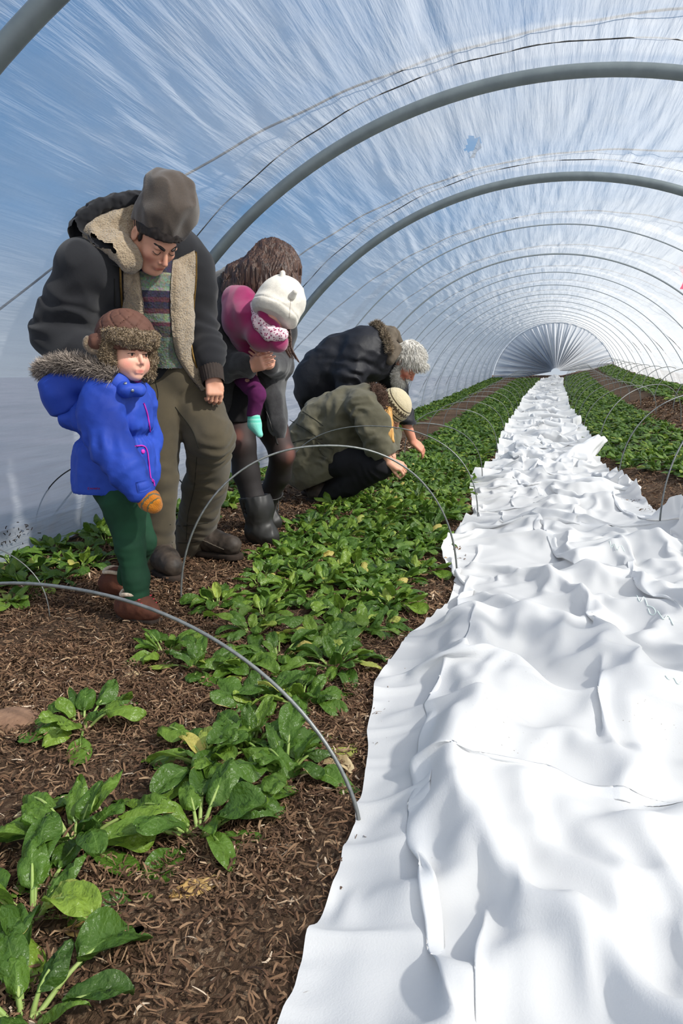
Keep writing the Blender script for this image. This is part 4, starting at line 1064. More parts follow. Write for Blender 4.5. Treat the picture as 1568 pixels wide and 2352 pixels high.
def boot(name, ankle, toe, h, w, m, parent, sole=None, tall=0.0, rt=.06, k=.02, lift=.02):
    """laced or rubber boot from ankle to toe, standing on the ground"""
    a = np.asarray(ankle, float); t = np.asarray(toe, float); d = t-a; d[2] = 0; L = np.linalg.norm(d); d /= L; g = float(gz(a[0], a[1]))+.004
    heel = np.array([a[0], a[1], 0])-d*.05*L/.2; z = np.array([0, 0, 1.])
    lo = np.minimum(heel, t)-.12; hi = np.maximum(heel, t)+.12; lo[2] = g-.03; hi[2] = g+h+tall+.1
    Fd = Field(lo, hi, .006)
    b = lambda p, zz: np.array([p[0], p[1], g+zz])
    Fd.cap(b(heel, w*.55+lift), b(a+d*L*.45, w*.52+lift), w*.52, w*.54, k=.03)
    Fd.cap(b(a+d*L*.45, w*.52+lift), b(t-d*w*.5, w*.42+lift), w*.54, w*.46, k=.03)
    Fd.cap(b(a-d*.01, w*.5+lift), b(a+d*.01, h), rt, rt, k=.04)
    if tall: Fd.cap(b(a+d*.01, h), a*np.array([1, 1, 0])+np.array([0, 0, g+h+tall]), rt, rt*1.12, k=.03)
    Fd.warp(folds(34, .0022, seed=3), .02)
    Fd.plane(b(a, .0), -z)
    o, V, Q = out(name, Fd, m, parent)
    if sole is not None:
        Fs = Field(lo, np.array([hi[0], hi[1], g+.06]), .006)
        Fs.cap(b(heel, lift*.6), b(a+d*L*.4, lift*.6), w*.56, w*.52, k=.02); Fs.cap(b(a+d*L*.4, lift*.6), b(t-d*w*.45, lift*.6), w*.56, w*.50, k=.02)
        Fs.plane(b(a, lift+.008), z); Fs.plane(b(a, .0), -z)
        out('sole', Fs, sole, o)
    return o, V, Q
MSTITCH = mat('dark_thread', lin(40, 40, 34), rough=.9)

# ---------------------------------------------------------------- the standing man
def build_man():
    base = np.array([-1.58, 3.15, 0.0])
    sk = skin_mat('fair_skin_man', lin(206, 152, 126), lin(178, 88, 76))
    C = J(356, 541, 2.82); R = frame(-28, 48, 4); s = 1.02
    wr = J(489, 872, 3.10); hd = J(499, 955, 3.06)-wr
    rh, lh = J(362, 895, 3.13), J(425, 890, 3.27)
    Fd = Field(J(100, 1330, 3.4)*[1, 1, 0]+[-.25, -.85, .02], [-.72, 3.75, 1.78], .011,
               [(C-.15*s, C+.15*s, .0034), (wr+np.minimum(hd, 0)*1.1-[.045, .05, .02], wr+np.maximum(hd, 0)+[.05, .05, .02], .0036)])
    L = head_prims(Fd, C, R, s)
    neck = J(325, 600, 2.96)
    Fd.cap(L(-.03, 0, -.05), neck, .054, .062, k=.03)
    chest = J(335, 690, 3.05); pel = J(395, 860, 3.2)
    Fd.cap(neck, chest, .07, .13, k=.05).cap(chest, pel, .13, .14, k=.05)
    rs_, ls_ = J(196, 617, 2.76), J(440, 618, 3.16); re, le = J(134, 762, 2.74), J(463, 738, 3.21); rw_ = J(235, 868, 2.74)
    Fd.cap(chest+[0, 0, .06], rs_, .08, .05, k=.05).cap(chest+[0, 0, .06], ls_, .08, .05, k=.05)
    Fd.chain([rs_, re, rw_], [.05, .042, .03], k=.03).chain([ls_, le, wr], [.05, .042, .029], k=.03)
    rk, ra = J(364, 1095, 3.04), J(360, 1290, 3.07); lk, la = J(486, 1012, 3.14), J(438, 1245, 3.40)
    Fd.chain([pel, rh, rk, ra], [.12, .085, .055, .042], k=.04).chain([pel, lh, lk, la], [.12, .085, .055, .042], k=.04)
    hand(Fd, wr-hd*.1, hd, -ray(490, 915)+np.array([900., 0, 0]), s=.92, curl=(.75, .8, .85, .9), thumb=1, tin=.45, spread=.4, tcurl=.7)
    V, Q = Fd.nets()
    man = root_mesh('person', V, Q, sk, base, attrs={'flush': flush_of(V, C, R, s, .55)})
    tag(man, 'standing man in dark hooded jacket with fleece lining and dark beanie, looking down', 'person')
    hair_m = mat('near_black_hair', lin(30, 25, 24), lin(44, 36, 32), scale=90, rough=.5, stretch=(1, 1, 1))
    face_bits(L, s, man, hair_m, closed=True, brow_w=.0055)
    # hair fringe under the beanie and a sideburn
    Fh = Field(C-.16, C+.16, .005)
    Fh.ell(L(.002, 0, .034), np.array([.106, .082, .086])*s, R, k=.01)
    Fh.plane(L(.09, 0, .050), -(R[2]*.93-R[0]*.36)); Fh.warp(folds(60, .003, (1, 1, .4), 4), .02)
    Fh.ell(L(.018, -.072, .004), np.array([.010, .008, .022])*s, R, k=.006)
    out('hair', Fh, hair_m, man)
    # beanie
    mb = mat('beanie_knit', lin(56, 47, 40), lin(66, 55, 46), scale=160, rough=.95, bump=.35, bscale=420, dist=.003, sheen=.3)
    ct = J(388, 462, 2.80)
    Fb = Field(ct-.2, ct+.2, .0055)
    Fb.ell(L(-.016, 0, .040), np.array([.108, .085, .096])*s, R, k=.03)
    Fb.ell(J(394, 480, 2.81), (.100, .102, .104), k=.045)
    Fb.ell(J(384, 434, 2.81), (.078, .08, .060), k=.05)
    Fb.cap(J(358, 414, 2.79), J(370, 406, 2.80), .030, .026, k=.03).cap(J(384, 410, 2.78), J(402, 412, 2.79), .022, .022, k=.02).cap(J(420, 420, 2.83), J(431, 428, 2.82), .022, .020, k=.025)
    pn = np.cross(J(443, 549, 2.72)-J(318, 505, 2.86), ray(380, 520)); pn /= np.linalg.norm(pn)
    if pn[2] < 0: pn = -pn
    tilt = pn+R[0]*.10; tilt /= np.linalg.norm(tilt)
    Fb.plane(J(385, 536, 2.80), -tilt)
    Fb.warp(folds(13, .006, (1, 1, .7), 9), .03)
    bo, bV, bQ = out('beanie', Fb, mb, man)
    # trousers
    mt = mat('olive_canvas', lin(82, 73, 55), lin(66, 59, 45), scale=7, rough=.9, bump=.25, bscale=500, dist=.002, sheen=.15)
    Ft = Field([-2.0, 2.7, .0], [-.95, 3.75, 1.12], .0075)
    Ft.chain([pel+[0, 0, .06], pel], [.165, .165], k=.04)
    Ft.chain([rh, rk, J(362, 1200, 3.06), J(361, 1312, 3.07)], [.115, .082, .076, .074], k=.02)
    Ft.chain([lh, J(455, 945, 3.2), lk, J(470, 1120, 3.26), J(440, 1262, 3.40)], [.125, .112, .102, .094, .086], k=.025)
    kd = lk-lh; sd = la-lk
    for c_, a_, f_, am, rc_ in ((lk+[.0, 0, -.06], sd, 130, .006, .12), (lh+[.03, 0, -.02], kd, 80, .008, .16), (J(445, 1200, 3.34), sd, 110, .006, .13), (J(362, 1260, 3.06), [0, 0, 1], 120, .006, .12), (rk, [.2, 0, 1], 90, .004, .15), (J(478, 1080, 3.2), sd+np.array([.3, 0, 0]), 100, .005, .14)):
        Ft.warp(rings(c_, a_, f_, am, rc_, 7))
    Ft.warp(folds(7, .007, (1, 1, .55), 12))
    Ft.plane(J(361, 1316, 3.07), [0, 0, -1])
    to, tV, tQ = out('trousers', Ft, mt, man)
    TB = bvh((tV, tQ))
    for pts in ([(402, 935), (440, 985), (457, 1030)], [(452, 1050), (446, 1120), (432, 1180), (428, 1240)], [(345, 850), (358, 880), (363, 915), (352, 930)], [(390, 1205), (420, 1208), (478, 1200)], [(395, 1245), (430, 1247), (475, 1240)]):
        cordline('seam', TB, pts, .0014, MSTITCH, to, 24, off=.001)
    # boots
    mbt = mat('worn_black_leather', lin(40, 36, 33), lin(78, 68, 60), scale=14, rough=.6, bump=.3, bscale=70, dist=.003)
    msl = mat('boot_sole', lin(34, 29, 26), lin(60, 48, 40), scale=20, rough=.9)
    b1, v1, q1 = boot('boot', J(432, 1262, 3.40), J(552, 1284, 3.30), .13, .105, mbt, man, msl, rt=.065)
    BB = bvh((v1, q1)); ml = mat('boot_lace', lin(96, 88, 78), rough=.9)
    for i in range(5): cordline('lace', BB, [(462+i*9, 1240+i*4), (478+i*9, 1246+i*4)], .0022, ml, b1, 8, off=.001)
    boot('boot', J(366, 1318, 3.07), J(405, 1345, 2.90), .12, .10, mbt, man, msl, rt=.06)
    # sweater with fair-isle bands
    sw = bpy.data.materials.new('striped_sweater'); nt = nodes(sw)
    tcn = N(nt, 'ShaderNodeTexCoord'); sp_ = N(nt, 'ShaderNodeSeparateXYZ'); nt.links.new(tcn.outputs['Object'], sp_.inputs[0])
    mr_ = N(nt, 'ShaderNodeMapRange', i_1=.98, i_2=1.46); nt.links.new(sp_.outputs['Z'], mr_.inputs[0])
    g_, n_, m_ = lin(112, 124, 108), lin(50, 46, 66), lin(84, 50, 58)
    rp = ramp(nt, mr_.outputs[0], [(0, g_), (.10, lin(72, 70, 66)), (.19, m_), (.22, g_), (.29, m_), (.33, n_), (.38, m_), (.42, n_), (.47, lin(134, 142, 124)), (.50, g_), (.60, lin(134, 142, 124)), (.62, n_), (.755, lin(144, 152, 132)), (.775, lin(60, 64, 66)), (.79, lin(144, 152, 132)), (.81, lin(60, 64, 66)), (.825, lin(142, 152, 134)), (.92, lin(96, 56, 66))], 'CONSTANT')
    w_ = N(nt, 'ShaderNodeTexVoronoi', i_Scale=120.0); nt.links.new(tcn.outputs['Object'], w_.inputs['Vector'])
    p_ = N(nt, 'ShaderNodeBsdfPrincipled', i_Roughness=.95); mxx = N(nt, 'ShaderNodeMix', data_type='RGBA', blend_type='MULTIPLY'); mxx.inputs[0].default_value = .45
    nt.links.new(rp.outputs[0], mxx.inputs[6]); nt.links.new(w_.outputs['Color'], mxx.inputs[7]); nt.links.new(mxx.outputs[2], p_.inputs['Base Color'])
    bb = N(nt, 'ShaderNodeBump', i_Strength=.4, i_Distance=.004); nt.links.new(w_.outputs['Distance'], bb.inputs['Height']); nt.links.new(bb.outputs[0], p_.inputs['Normal'])
    nt.links.new(p_.outputs[0], N(nt, 'ShaderNodeOutputMaterial').inputs[0])
    Fs = Field([-2.0, 2.6, .9], [-.9, 3.6, 1.65], .008)
    Fs.cap(J(345, 655, 3.0), J(350, 730, 3.06), .155, .155, k=.05).cap(J(350, 730, 3.06), J(375, 845, 3.16), .155, .15, k=.05)
    Fs.cap(J(335, 612, 2.95), J(338, 640, 2.98), .088, .11, k=.03)
    Fs.warp(folds(9, .006, (1, 1, .6), 15))
    so, sV, sQ = out('sweater', Fs, sw, man)
    # jacket
    mj = mat('navy_canvas', lin(25, 26, 31), lin(19, 20, 25), scale=9, rough=.9, bump=.3, bscale=600, dist=.0015, sheen=.12)
    Fj = Field([-2.3, 2.4, .85], [-.75, 3.75, 1.72], .0075)
    up = J(330, 640, 3.05)
    Fj.cap(up, J(338, 725, 3.12), .185, .19, k=.05).cap(J(338, 725, 3.12), J(392, 872, 3.25), .19, .19, k=.05)
    Fj.cap(up+[0, 0, .05], rs_, .12, .105, k=.06).cap(up+[0, 0, .05], ls_, .12, .095, k=.06)
    Fj.cap(J(250, 590, 2.97), J(400, 570, 3.08), .10, .10, k=.06)
    Fj.cap(J(255, 720, 3.05), J(300, 850, 3.15), .12, .12, k=.05).cap(J(262, 615, 2.92), rs_, .11, .095, k=.06).cap(J(250, 680, 2.95), J(185, 720, 2.80), .11, .08, k=.07)
    Fj.chain([rs_, J(161, 690, 2.75), re, J(175, 815, 2.73), J(255, 840, 2.80)], [.098, .098, .095, .094, .08], k=.04)
    Fj.chain([ls_, J(457, 670, 3.19), le, J(476, 800, 3.17), J(482, 826, 3.145)], [.095, .086, .078, .070, .060], k=.035)
    # open front
    ch = ray(345, 700)/np.linalg.norm(ray(345, 700))
    for (x0, y0, x1, y1, w) in ((350, 560, 352, 640, .085), (352, 640, 362, 740, .072), (362, 740, 380, 870, .10)):
        Fj.cap(J(x0, y0, 2.78), J(x1, y1, 2.83), w, w, k=.02, sub=True).cap(J(x0, y0, 2.68), J(x1, y1, 2.72), w*1.1, w*1.1, k=.02, sub=True)
    for c_, a_, f_, am, rc_ in ((re+[0.03, 0, .05], re-rs_, 75, .008, .15), (le+[0, 0, -.03], wr-le, 120, .007, .13), (J(476, 800, 3.17), wr-le, 130, .006, .10), (ls_+[0, 0, -.05], [.1, 0, 1], 70, .004, .12)):
        Fj.warp(rings(c_, a_, f_, am, rc_, 3))
    Fj.warp(folds(6.5, .008, (1, 1, .7), 22))
    jo, jV, jQ = out('jacket', Fj, mj, man)
    JB = bvh((jV, jQ), (sV, sQ), (tV, tQ))
    msh = mat('sherpa_fleece', lin(160, 142, 116), lin(136, 118, 94), scale=60, rough=1.0, bump=1.0, bscale=150, dist=.010, sheen=.4)
    patch('fleece_lapel', JB, [(292, 560), (282, 610), (283, 690), (292, 760), (318, 830)], [(318, 575), (322, 640), (330, 700), (333, 770), (345, 840)], 16, 60, .022, msh, man, wob=.004, wfreq=60)
    patch('fleece_lapel', JB, [(395, 600), (390, 660), (391, 730), (402, 810), (432, 862), (462, 900)], [(445, 575), (447, 640), (442, 710), (440, 790), (452, 850), (470, 898)], 16, 70, .022, msh, man, wob=.004, wfreq=60)
    mz = mat('brass_zipper', lin(150, 118, 62), lin(96, 76, 44), scale=300, rough=.4, metal=.6)
    cordline('zipper', JB, [(274, 598), (276, 660), (281, 720), (290, 770)], .0045, mz, man, 50, off=.004)
    cordline('zipper', JB, [(447, 578), (449, 640), (443, 720), (441, 790), (456, 850), (469, 898)], .0045, mz, man, 60, off=.006)
    cordline('drawstring', JB, [(262, 640), (263, 670), (264, 706)], .0016, MSTITCH, jo, 16, off=.002)
    # knitted cuff
    mcf = mat('rib_knit', lin(58, 50, 46), lin(46, 40, 38), scale=30, rough=.95, bump=.6, bscale=240, dist=.003, stretch=(1, 1, .15))
    th, t_ = np.meshgrid(np.linspace(0, 2*np.pi, 72, endpoint=False), np.linspace(0, 1, 7), indexing='ij')
    A_, B_ = J(483, 838, 3.135), J(490, 880, 3.095); dv_ = (B_-A_)/np.linalg.norm(B_-A_); n1 = np.cross(dv_, [0, 1, 0]); n1 /= np.linalg.norm(n1); n2 = np.cross(dv_, n1)
    rr = (.052-.006*t_+.0018*np.sin(th*24))
    CP = A_+(B_-A_)*t_[..., None]+rr[..., None]*(np.cos(th)[..., None]*n1+np.sin(th)[..., None]*n2)
    mesh_np('cuff', CP.reshape(-1, 3), gridf(72, 7, True), mcf, man)
    # hood thrown back: dark shell rim with fleece inside
    rim = [J(326, 456, 2.86), J(266, 464, 2.80), J(208, 488, 2.75), J(176, 528, 2.73), J(190, 554, 2.72), J(235, 574, 2.74), J(278, 598, 2.77)]
    inn = [J(326, 470, 2.88), J(285, 482, 2.82), J(235, 510, 2.77), J(203, 535, 2.74), J(222, 553, 2.73), J(262, 570, 2.74), J(296, 584, 2.76)]
    Fr = Field(J(160, 620, 3.2)-[.1, .5, .1], J(345, 430, 2.9)+[.15, .35, .15], .006)
    Fr.chain(poly(rim, 14), [.026]*14, k=.02)
    Fr.warp(folds(26, .006, (1, 1, 1), 8)); ho, hV, hQ = out('hood', Fr, mj, man)
    Fl = Field(J(160, 640, 3.2)-[.1, .5, .1], J(350, 430, 2.9)+[.2, .35, .15], .006)
    a_, b_ = poly(rim, 18), poly(inn, 18)
    mid_ = poly([J(326, 530, 2.88), J(300, 540, 2.84), J(275, 550, 2.80), J(262, 560, 2.78), J(270, 570, 2.76), J(285, 585, 2.76), J(300, 600, 2.77)], 18)
    b_ = b_*.85+mid_*.15
    for i in range(17):
        Fl.cap(b_[i], b_[i+1], .016, .016, k=.03).cap(b_[i], mid_[i], .018, .032, k=.03)
        Fl.cap(mid_[i], mid_[i+1], .034, .034, k=.03)
    Fl.warp(folds(10, .008, (1, 1, 1), 18)); Fl.warp(folds(70, .003, seed=2, ridge=False), .02)
    out('hood_lining', Fl, msh, man)
    # collar edge behind the neck
    patch_pts = poly([J(310, 505, 2.90), J(318, 560, 2.87), J(326, 610, 2.87)], 20)
    mesh_np('collar', *tube(patch_pts, .016, 8), mj, man)
    return man
build_man()
# ---------------------------------------------------------------- the child in the blue coat
def tint_mat(name, stops, rough=.9, bump=.0, bscale=200, sheen=.2, interp='CONSTANT', dist=.003):
    m = bpy.data.materials.new(name); nt = nodes(m); a = N(nt, 'ShaderNodeAttribute', attribute_name='tint')
    r = ramp(nt, a.outputs['Fac'], stops, interp); p = N(nt, 'ShaderNodeBsdfPrincipled', i_Roughness=rough); p.inputs['Specular IOR Level'].default_value = .2; p.inputs['Sheen Weight'].default_value = sheen
    nt.links.new(r.outputs[0], p.inputs['Base Color'])
    if bump:
        tcn = N(nt, 'ShaderNodeTexCoord'); n = N(nt, 'ShaderNodeTexNoise', i_Scale=bscale); nt.links.new(tcn.outputs['Object'], n.inputs['Vector'])
        b = N(nt, 'ShaderNodeBump', i_Strength=bump, i_Distance=dist); nt.links.new(n.outputs['Fac'], b.inputs['Height']); nt.links.new(b.outputs[0], p.inputs['Normal'])
    nt.links.new(p.outputs[0], N(nt, 'ShaderNodeOutputMaterial').inputs[0]); return m
def disc(name, p, n, r, th, m, parent):
    n = np.asarray(n)/np.linalg.norm(n); u = np.cross(n, [0.2, .1, 1]); u /= np.linalg.norm(u); v = np.cross(n, u)
    pr = [(0, th), (r*.75, th), (r, th*.5), (r, -.002)]; a = np.linspace(0, 2*np.pi, 20, endpoint=False)
    V = np.stack([p+n*h+(np.cos(t)*u+np.sin(t)*v)*max(q, 1e-5) for t in a for q, h in pr])
    return mesh_np(name, V, gridf(20, 4, True), m, parent)
def build_child():
    base = np.array([-1.37, 2.5, 0.0])
    sk = skin_mat('fair_skin_child', lin(226, 176, 152), lin(206, 110, 104))
    C = J(289, 809, 2.50); R = frame(-26, 4, -3); s = .87
    Fd = Field([-1.75, 2.15, .03], [-1.0, 2.95, 1.17], .011, [(C-.13*s, C+.13*s, .0030)])
    L = head_prims(Fd, C, R, s, child=True)
    neck = J(277, 872, 2.54); tor = J(262, 1000, 2.56); pel = J(268, 1120, 2.56)
    Fd.cap(L(-.02, 0, -.06), neck, .042, .05, k=.02).chain([neck, tor, pel], [.06, .085, .07], k=.03)
    ns, nel, nw = J(232, 910, 2.45), J(258, 1026, 2.41), J(326, 1128, 2.39)
    fs, fe, fw = J(312, 915, 2.68), J(330, 1010, 2.72), J(338, 1095, 2.66)
    Fd.chain([neck, ns, nel, nw], [.05, .04, .032, .024], k=.02).chain([neck, fs, fe, fw], [.05, .04, .032, .022], k=.02)
    nh, nk, nan = J(285, 1165, 2.49), J(300, 1255, 2.45), J(316, 1408, 2.43)
    fh, fk, fan = J(288, 1165, 2.63), J(326, 1243, 2.63), J(275, 1375, 2.68)
    Fd.chain([pel, nh, nk, nan], [.06, .045, .036, .03], k=.015).chain([pel, fh, fk, fan], [.06, .045, .036, .03], k=.015)
    V, Q = Fd.nets()
    ch = root_mesh('person', V, Q, sk, base, attrs={'flush': flush_of(V, C, R, s, .8)})
    tag(ch, 'child in blue hooded coat, brown quilted hat and green leggings', 'person')
    mh = mat('brown_hair_child', lin(66, 42, 30), lin(88, 58, 40), scale=120, rough=.5)
    face_bits(L, s, ch, mh, eye_c=lin(46, 32, 26), brow_w=.0028)
    Fh = Field(C-.14, C+.14, .005)
    Fh.ell(L(.0, 0, .030), np.array([.104, .083, .085])*s, R, k=.01); Fh.plane(L(.075, 0, .036), -(R[2]*.95-R[0]*.25))
    Fh.cap(L(.028, -.072, .005), L(.030, -.072, -.020), .008, .004, k=.008)
    out('hair', Fh, mh, ch)
    # quilted hat
    mq = mat('brown_quilt', lin(98, 66, 54), lin(82, 54, 45), scale=14, rough=.75, bump=.2, bscale=160, dist=.002)
    Fq_ = Field(C-.17, C+[.17, .17, .2], .0042)
    Fq_.ell(L(-.008, 0, .062), np.array([.126, .113, .108])*s, R, k=.02)
    Fq_.plane(L(0, 0, .012), -R[2])
    hc_ = L(-.008, 0, .062)
    def quilt(P):
        q = (P-hc_) @ R.T; az = np.arctan2(q[:, 1], q[:, 0]); el = np.arctan2(q[:, 2], np.hypot(q[:, 0], q[:, 1]))
        a1 = np.abs(np.sin(az*5.0+el*5.5)); a2 = np.abs(np.sin(az*5.0-el*5.5)); a3 = np.abs(np.sin(el*7.5))
        return .0055*(np.exp(-(a1/.16)**2)+np.exp(-(a2/.16)**2)*(el < .9)+.3*np.exp(-(a3/.12)**2))-.003
    Fq_.warp(quilt, .03)
    ho, hV, hQ = out('hat', Fq_, mq, ch)
    msp = mat('curly_pile', lin(128, 110, 88), lin(96, 80, 64), scale=70, rough=1.0, bump=.9, bscale=160, dist=.008, sheen=.3)
    fpile = fur_mat('curly_pile_strands', lin(96, 80, 62), lin(162, 144, 118))
    Fs = Field(C-.19, C+.19, .005)
    for u0, rr in ((.044, .018), (.064, .017)):
        aa = np.radians(np.linspace(-78, 78, 12)); pts = [L(.109*math.cos(a)-.004, .101*math.sin(a), u0-.016*math.cos(a)*0+.006*abs(math.sin(a))) for a in aa]
        Fs.chain(pts, [rr*s*1.05]*12, k=.02)
    Fs.warp(folds(55, .006, seed=3, ridge=False), .03)
    bo, bV, bQ = out('brim', Fs, msp, ho)
    fur('pile', bV, bQ, 5200, .008, .0035, fpile, bo, seed=2, curl=.9)
    for g, pts, rd in ((-1, [L(.018, -.098, .03), L(.020, -.096, -.02), L(.030, -.084, -.062)], [.024, .022, .015]), (1, [L(.03, .098, .01), L(.05, .088, -.03), L(.055, .074, -.085), L(.045, .062, -.105)], [.022, .020, .018, .012])):
        Fe = Field(np.min(pts, 0)-.06, np.max(pts, 0)+.06, .005); Fe.chain(pts, [r*s*1.1 for r in rd], k=.015); Fe.warp(folds(55, .005, seed=4, ridge=False), .03)
        eo, eV, eQ = out('ear_flap', Fe, msp, ho); fur('pile', eV, eQ, 2200, .011, .0035, fpile, eo, seed=5+g, curl=.9)
    Ff = Field(J(228, 792, 2.45)-.09, J(228, 792, 2.45)+.09, .005)
    Ff.ell(J(228, 787, 2.43), (.047, .032, .031), k=.01); Ff.warp(folds(30, .004, seed=6), .03); fo, fV, fQ = out('ear_flap', Ff, mq, ho)
    Ff = Field(J(228, 792, 2.45)-.09, J(228, 792, 2.45)+.09, .005)
    rim_ = [J(228+30*math.cos(a), 787-22*math.sin(a), 2.415) for a in np.linspace(2.7, 6.0, 12)]
    Ff.chain(rim_, [.012*s]*12, k=.01); fo2, fV, fQ = out('pile', Ff, msp, fo); 
    # green leggings
    mg_ = mat('green_jersey', lin(26, 66, 44), lin(20, 52, 36), scale=8, rough=.85, bump=.15, bscale=500, dist=.0015)
    Fl = Field([-1.75, 2.15, .03], [-1.0, 2.95, .62], .006)
    Fl.chain([pel+[0, 0, .03], nh, nk, J(312, 1330, 2.44), nan], [.095, .075, .052, .046, .043], k=.02)
    Fl.chain([pel+[0, 0, .03], fh, fk, J(300, 1310, 2.66), fan], [.10, .08, .054, .045, .042], k=.02)
    for c_, a_, f_, am, rc_ in ((nk, nan-nk, 190, .003, .07), (nh, nk-nh, 120, .003, .08), (J(315, 1375, 2.44), [0, 0, 1], 220, .0035, .06), (fk, fan-fk, 170, .003, .06)): Fl.warp(rings(c_, a_, f_, am, rc_, 2), .02)
    Fl.warp(folds(12, .003, (1, 1, .7), 5), .02)
    out('leggings', Fl, mg_, ch)
    # boots with pale lining
    mbr = mat('brown_suede', lin(98, 58, 42), lin(74, 42, 32), scale=22, rough=.8, bump=.3, bscale=140, dist=.003); mln = mat('cream_lining', lin(214, 198, 178), lin(186, 166, 146), scale=60, rough=1, bump=.5, bscale=120)
    for a_, t_ in ((J(306, 1424, 2.44), J(366, 1432, 2.41)), (J(266, 1392, 2.68), J(308, 1395, 2.65))):
        bo_, v_, q_ = boot('boot', a_, t_, .070, .070, mbr, ch, mat('boot_sole', (0, 0, 0)), rt=.047, lift=.010)
        g_ = float(gz(a_[0], a_[1])); th = np.linspace(0, 2*np.pi, 30); dd = (t_-a_); dd[2] = 0; dd /= np.linalg.norm(dd)
        cP = np.stack([a_[0]+dd[0]*.01+.045*np.cos(th), a_[1]+dd[1]*.01+.045*np.sin(th), g_+.108+0*th+.004*np.sin(th*3)], -1)
        mesh_np('lining', *tube(cP, .008, 8, cap=False), mln, bo_)
        BB = bvh((v_, q_)); p0 = np.array([a_[0], a_[1], g_+.05]); ml = mat('pink_lace', lin(176, 60, 70), rough=.9)
        for i in range(3):
            a1 = p0+dd*(.055+.012*i)+np.array([0, 0, .045-.012*i])
            nn_ = np.cross(dd, [0, 0, 1]); P_ = np.array([a1+nn_*q+dd*(.006-.2*q*q)*1.0 for q in np.linspace(-.035, .035, 8)]); mesh_np('lace', *tube(P_, .003, 6), ml, bo_)
    # coat
    mc = mat('blue_nylon', lin(42, 76, 180), lin(34, 64, 164), scale=6, rough=.62, bump=.25, bscale=90, dist=.003, spec=.3)
    Fc = Field([-1.92, 2.05, .45], [-.95, 3.0, 1.12], .0062)
    Fc.chain([J(276, 888, 2.55), J(262, 945, 2.55)], [.085, .125], k=.04)
    Fc.chain([J(262, 945, 2.55), J(264, 1003, 2.56), J(262, 1075, 2.57), J(262, 1150, 2.57)], [.125, .122, .138, .148], k=.05)
    Fc.ell(J(192, 958, 2.57), (.066, .12, .055), k=.04)
    wst = J(262, 1000, 2.56)
    Fc.warp(lambda P: .022*np.exp(-((P[:, 2]-wst[2])/.022)**2), .04)
    Fc.chain([ns+[0.02, .0, 0], J(233, 955, 2.42), J(256, 1026, 2.385), J(290, 1080, 2.365), nw+[0, -.015, 0]], [.086, .080, .074, .064, .046], k=.009)
    Fc.chain([fs, fe, fw], [.075, .062, .045], k=.03)
    Fc.plane(J(262, 1166, 2.42)+[0, 0, -.004], [0, 0, -1])
    hz = J(262, 1141, 2.45)[2]
    Fc.warp(lambda P: .005*np.exp(-((P[:, 2]-hz)/.006)**2)*(P[:, 0] < 9), .02)
    def gather(P):
        w = np.exp(-((P[:, 2]-wst[2])/.035)**2); az = np.arctan2(P[:, 1]-wst[1], P[:, 0]-wst[0]); return .0045*w*np.sin(az*34)
    Fc.warp(gather, .03)
    for c_, a_, f_, am, rc_ in ((nel+[-.01, 0, .03], nw-ns, 95, .007, .09), (J(300, 1090, 2.37), nw-nel, 130, .006, .07), (J(240, 930, 2.40), nel-ns, 80, .004, .07), (J(325, 960, 2.45), [.1, 0, 1], 110, .004, .08)): Fc.warp(rings(c_, a_, f_, am, rc_, 4), .03)
    Fc.warp(folds(9, .006, (1, 1, .8), 31), .03); Fc.warp(folds(24, .002, seed=32), .02)
    co, cV, cQ = out('coat', Fc, mc, ch)
    # hood hanging behind, with a fur edge
    Fh = Field(J(90, 960, 2.5)-[.1, .4, .05], J(280, 830, 2.5)+[.1, .4, .08], .0062)
    Fh.ell(J(150, 902, 2.54), (.082, .115, .078), k=.03).cap(J(150, 880, 2.50), J(235, 872, 2.48), .055, .05, k=.05).cap(J(160, 875, 2.62), J(262, 872, 2.66), .055, .05, k=.05).cap(J(235, 878, 2.47), J(268, 885, 2.44), .05, .042, k=.04)
    Fh.ell(J(165, 925, 2.54), (.08, .10, .055), k=.04)
    Fh.ell(J(175, 852, 2.56), (.12, .085, .045), k=.02, sub=True)
    Fh.warp(folds(10, .007, (1, 1, 1), 41)); out('hood', Fh, mc, ch)
    ft = poly([J(265, 868, 2.415), J(215, 846, 2.42), J(165, 836, 2.44), J(120, 842, 2.48), J(100, 852, 2.56), J(125, 842, 2.66), J(190, 838, 2.72), J(262, 850, 2.72)], 40)
    FV, FQ = tube(ft, .021, 10); fm = fur_mat('grey_fur', lin(62, 56, 52), lin(190, 176, 164))
    fo = mesh_np('fur_trim', FV, FQ, mat('fur_base', lin(92, 84, 78), rough=1), ch); fur('fur', FV, FQ[:-8], 9000, .034, .0022, fm, fo, seed=9, curl=.45, flow=(-.25, -.1, .1))
    CB = bvh((cV, cQ))
    mp_ = mat('pink_piping', lin(196, 52, 176), rough=.6)
    cordline('piping', CB, [(310, 1025), (329, 1024), (337, 1036), (341, 1065), (345, 1098), (350, 1108)], .0028, mp_, co, 40, off=.002)
    cordline('zipper', CB, [(329, 926), (337, 950), (341, 972), (344, 991)], .0032, mp_, co, 24, off=.002)
    h = hit(CB, 328, 1037)
    if h: disc('button', h[0], h[1], .0085, .004, mp_, co)
    patch('collar', bvh((cV, cQ)), [(263, 858), (278, 874), (301, 910)], [(278, 866), (298, 880), (312, 904)], 8, 20, .010, mc, ch, smooth_n=8)
    mmt = mat('snap_metal', lin(150, 160, 178), rough=.3, metal=.8)
    Fk = Field(J(300, 880, 2.45)-.12, J(300, 880, 2.45)+.12, .005); Fk.chain([J(256, 880, 2.46), J(288, 896, 2.42), J(318, 896, 2.45), J(322, 892, 2.55)], [.022, .022, .020, .020], k=.02); Fk.warp(folds(20, .003, seed=8), .02)
    ko, kV, kQ = out('collar', Fk, mc, ch); KB = bvh((kV, kQ), (cV, cQ))
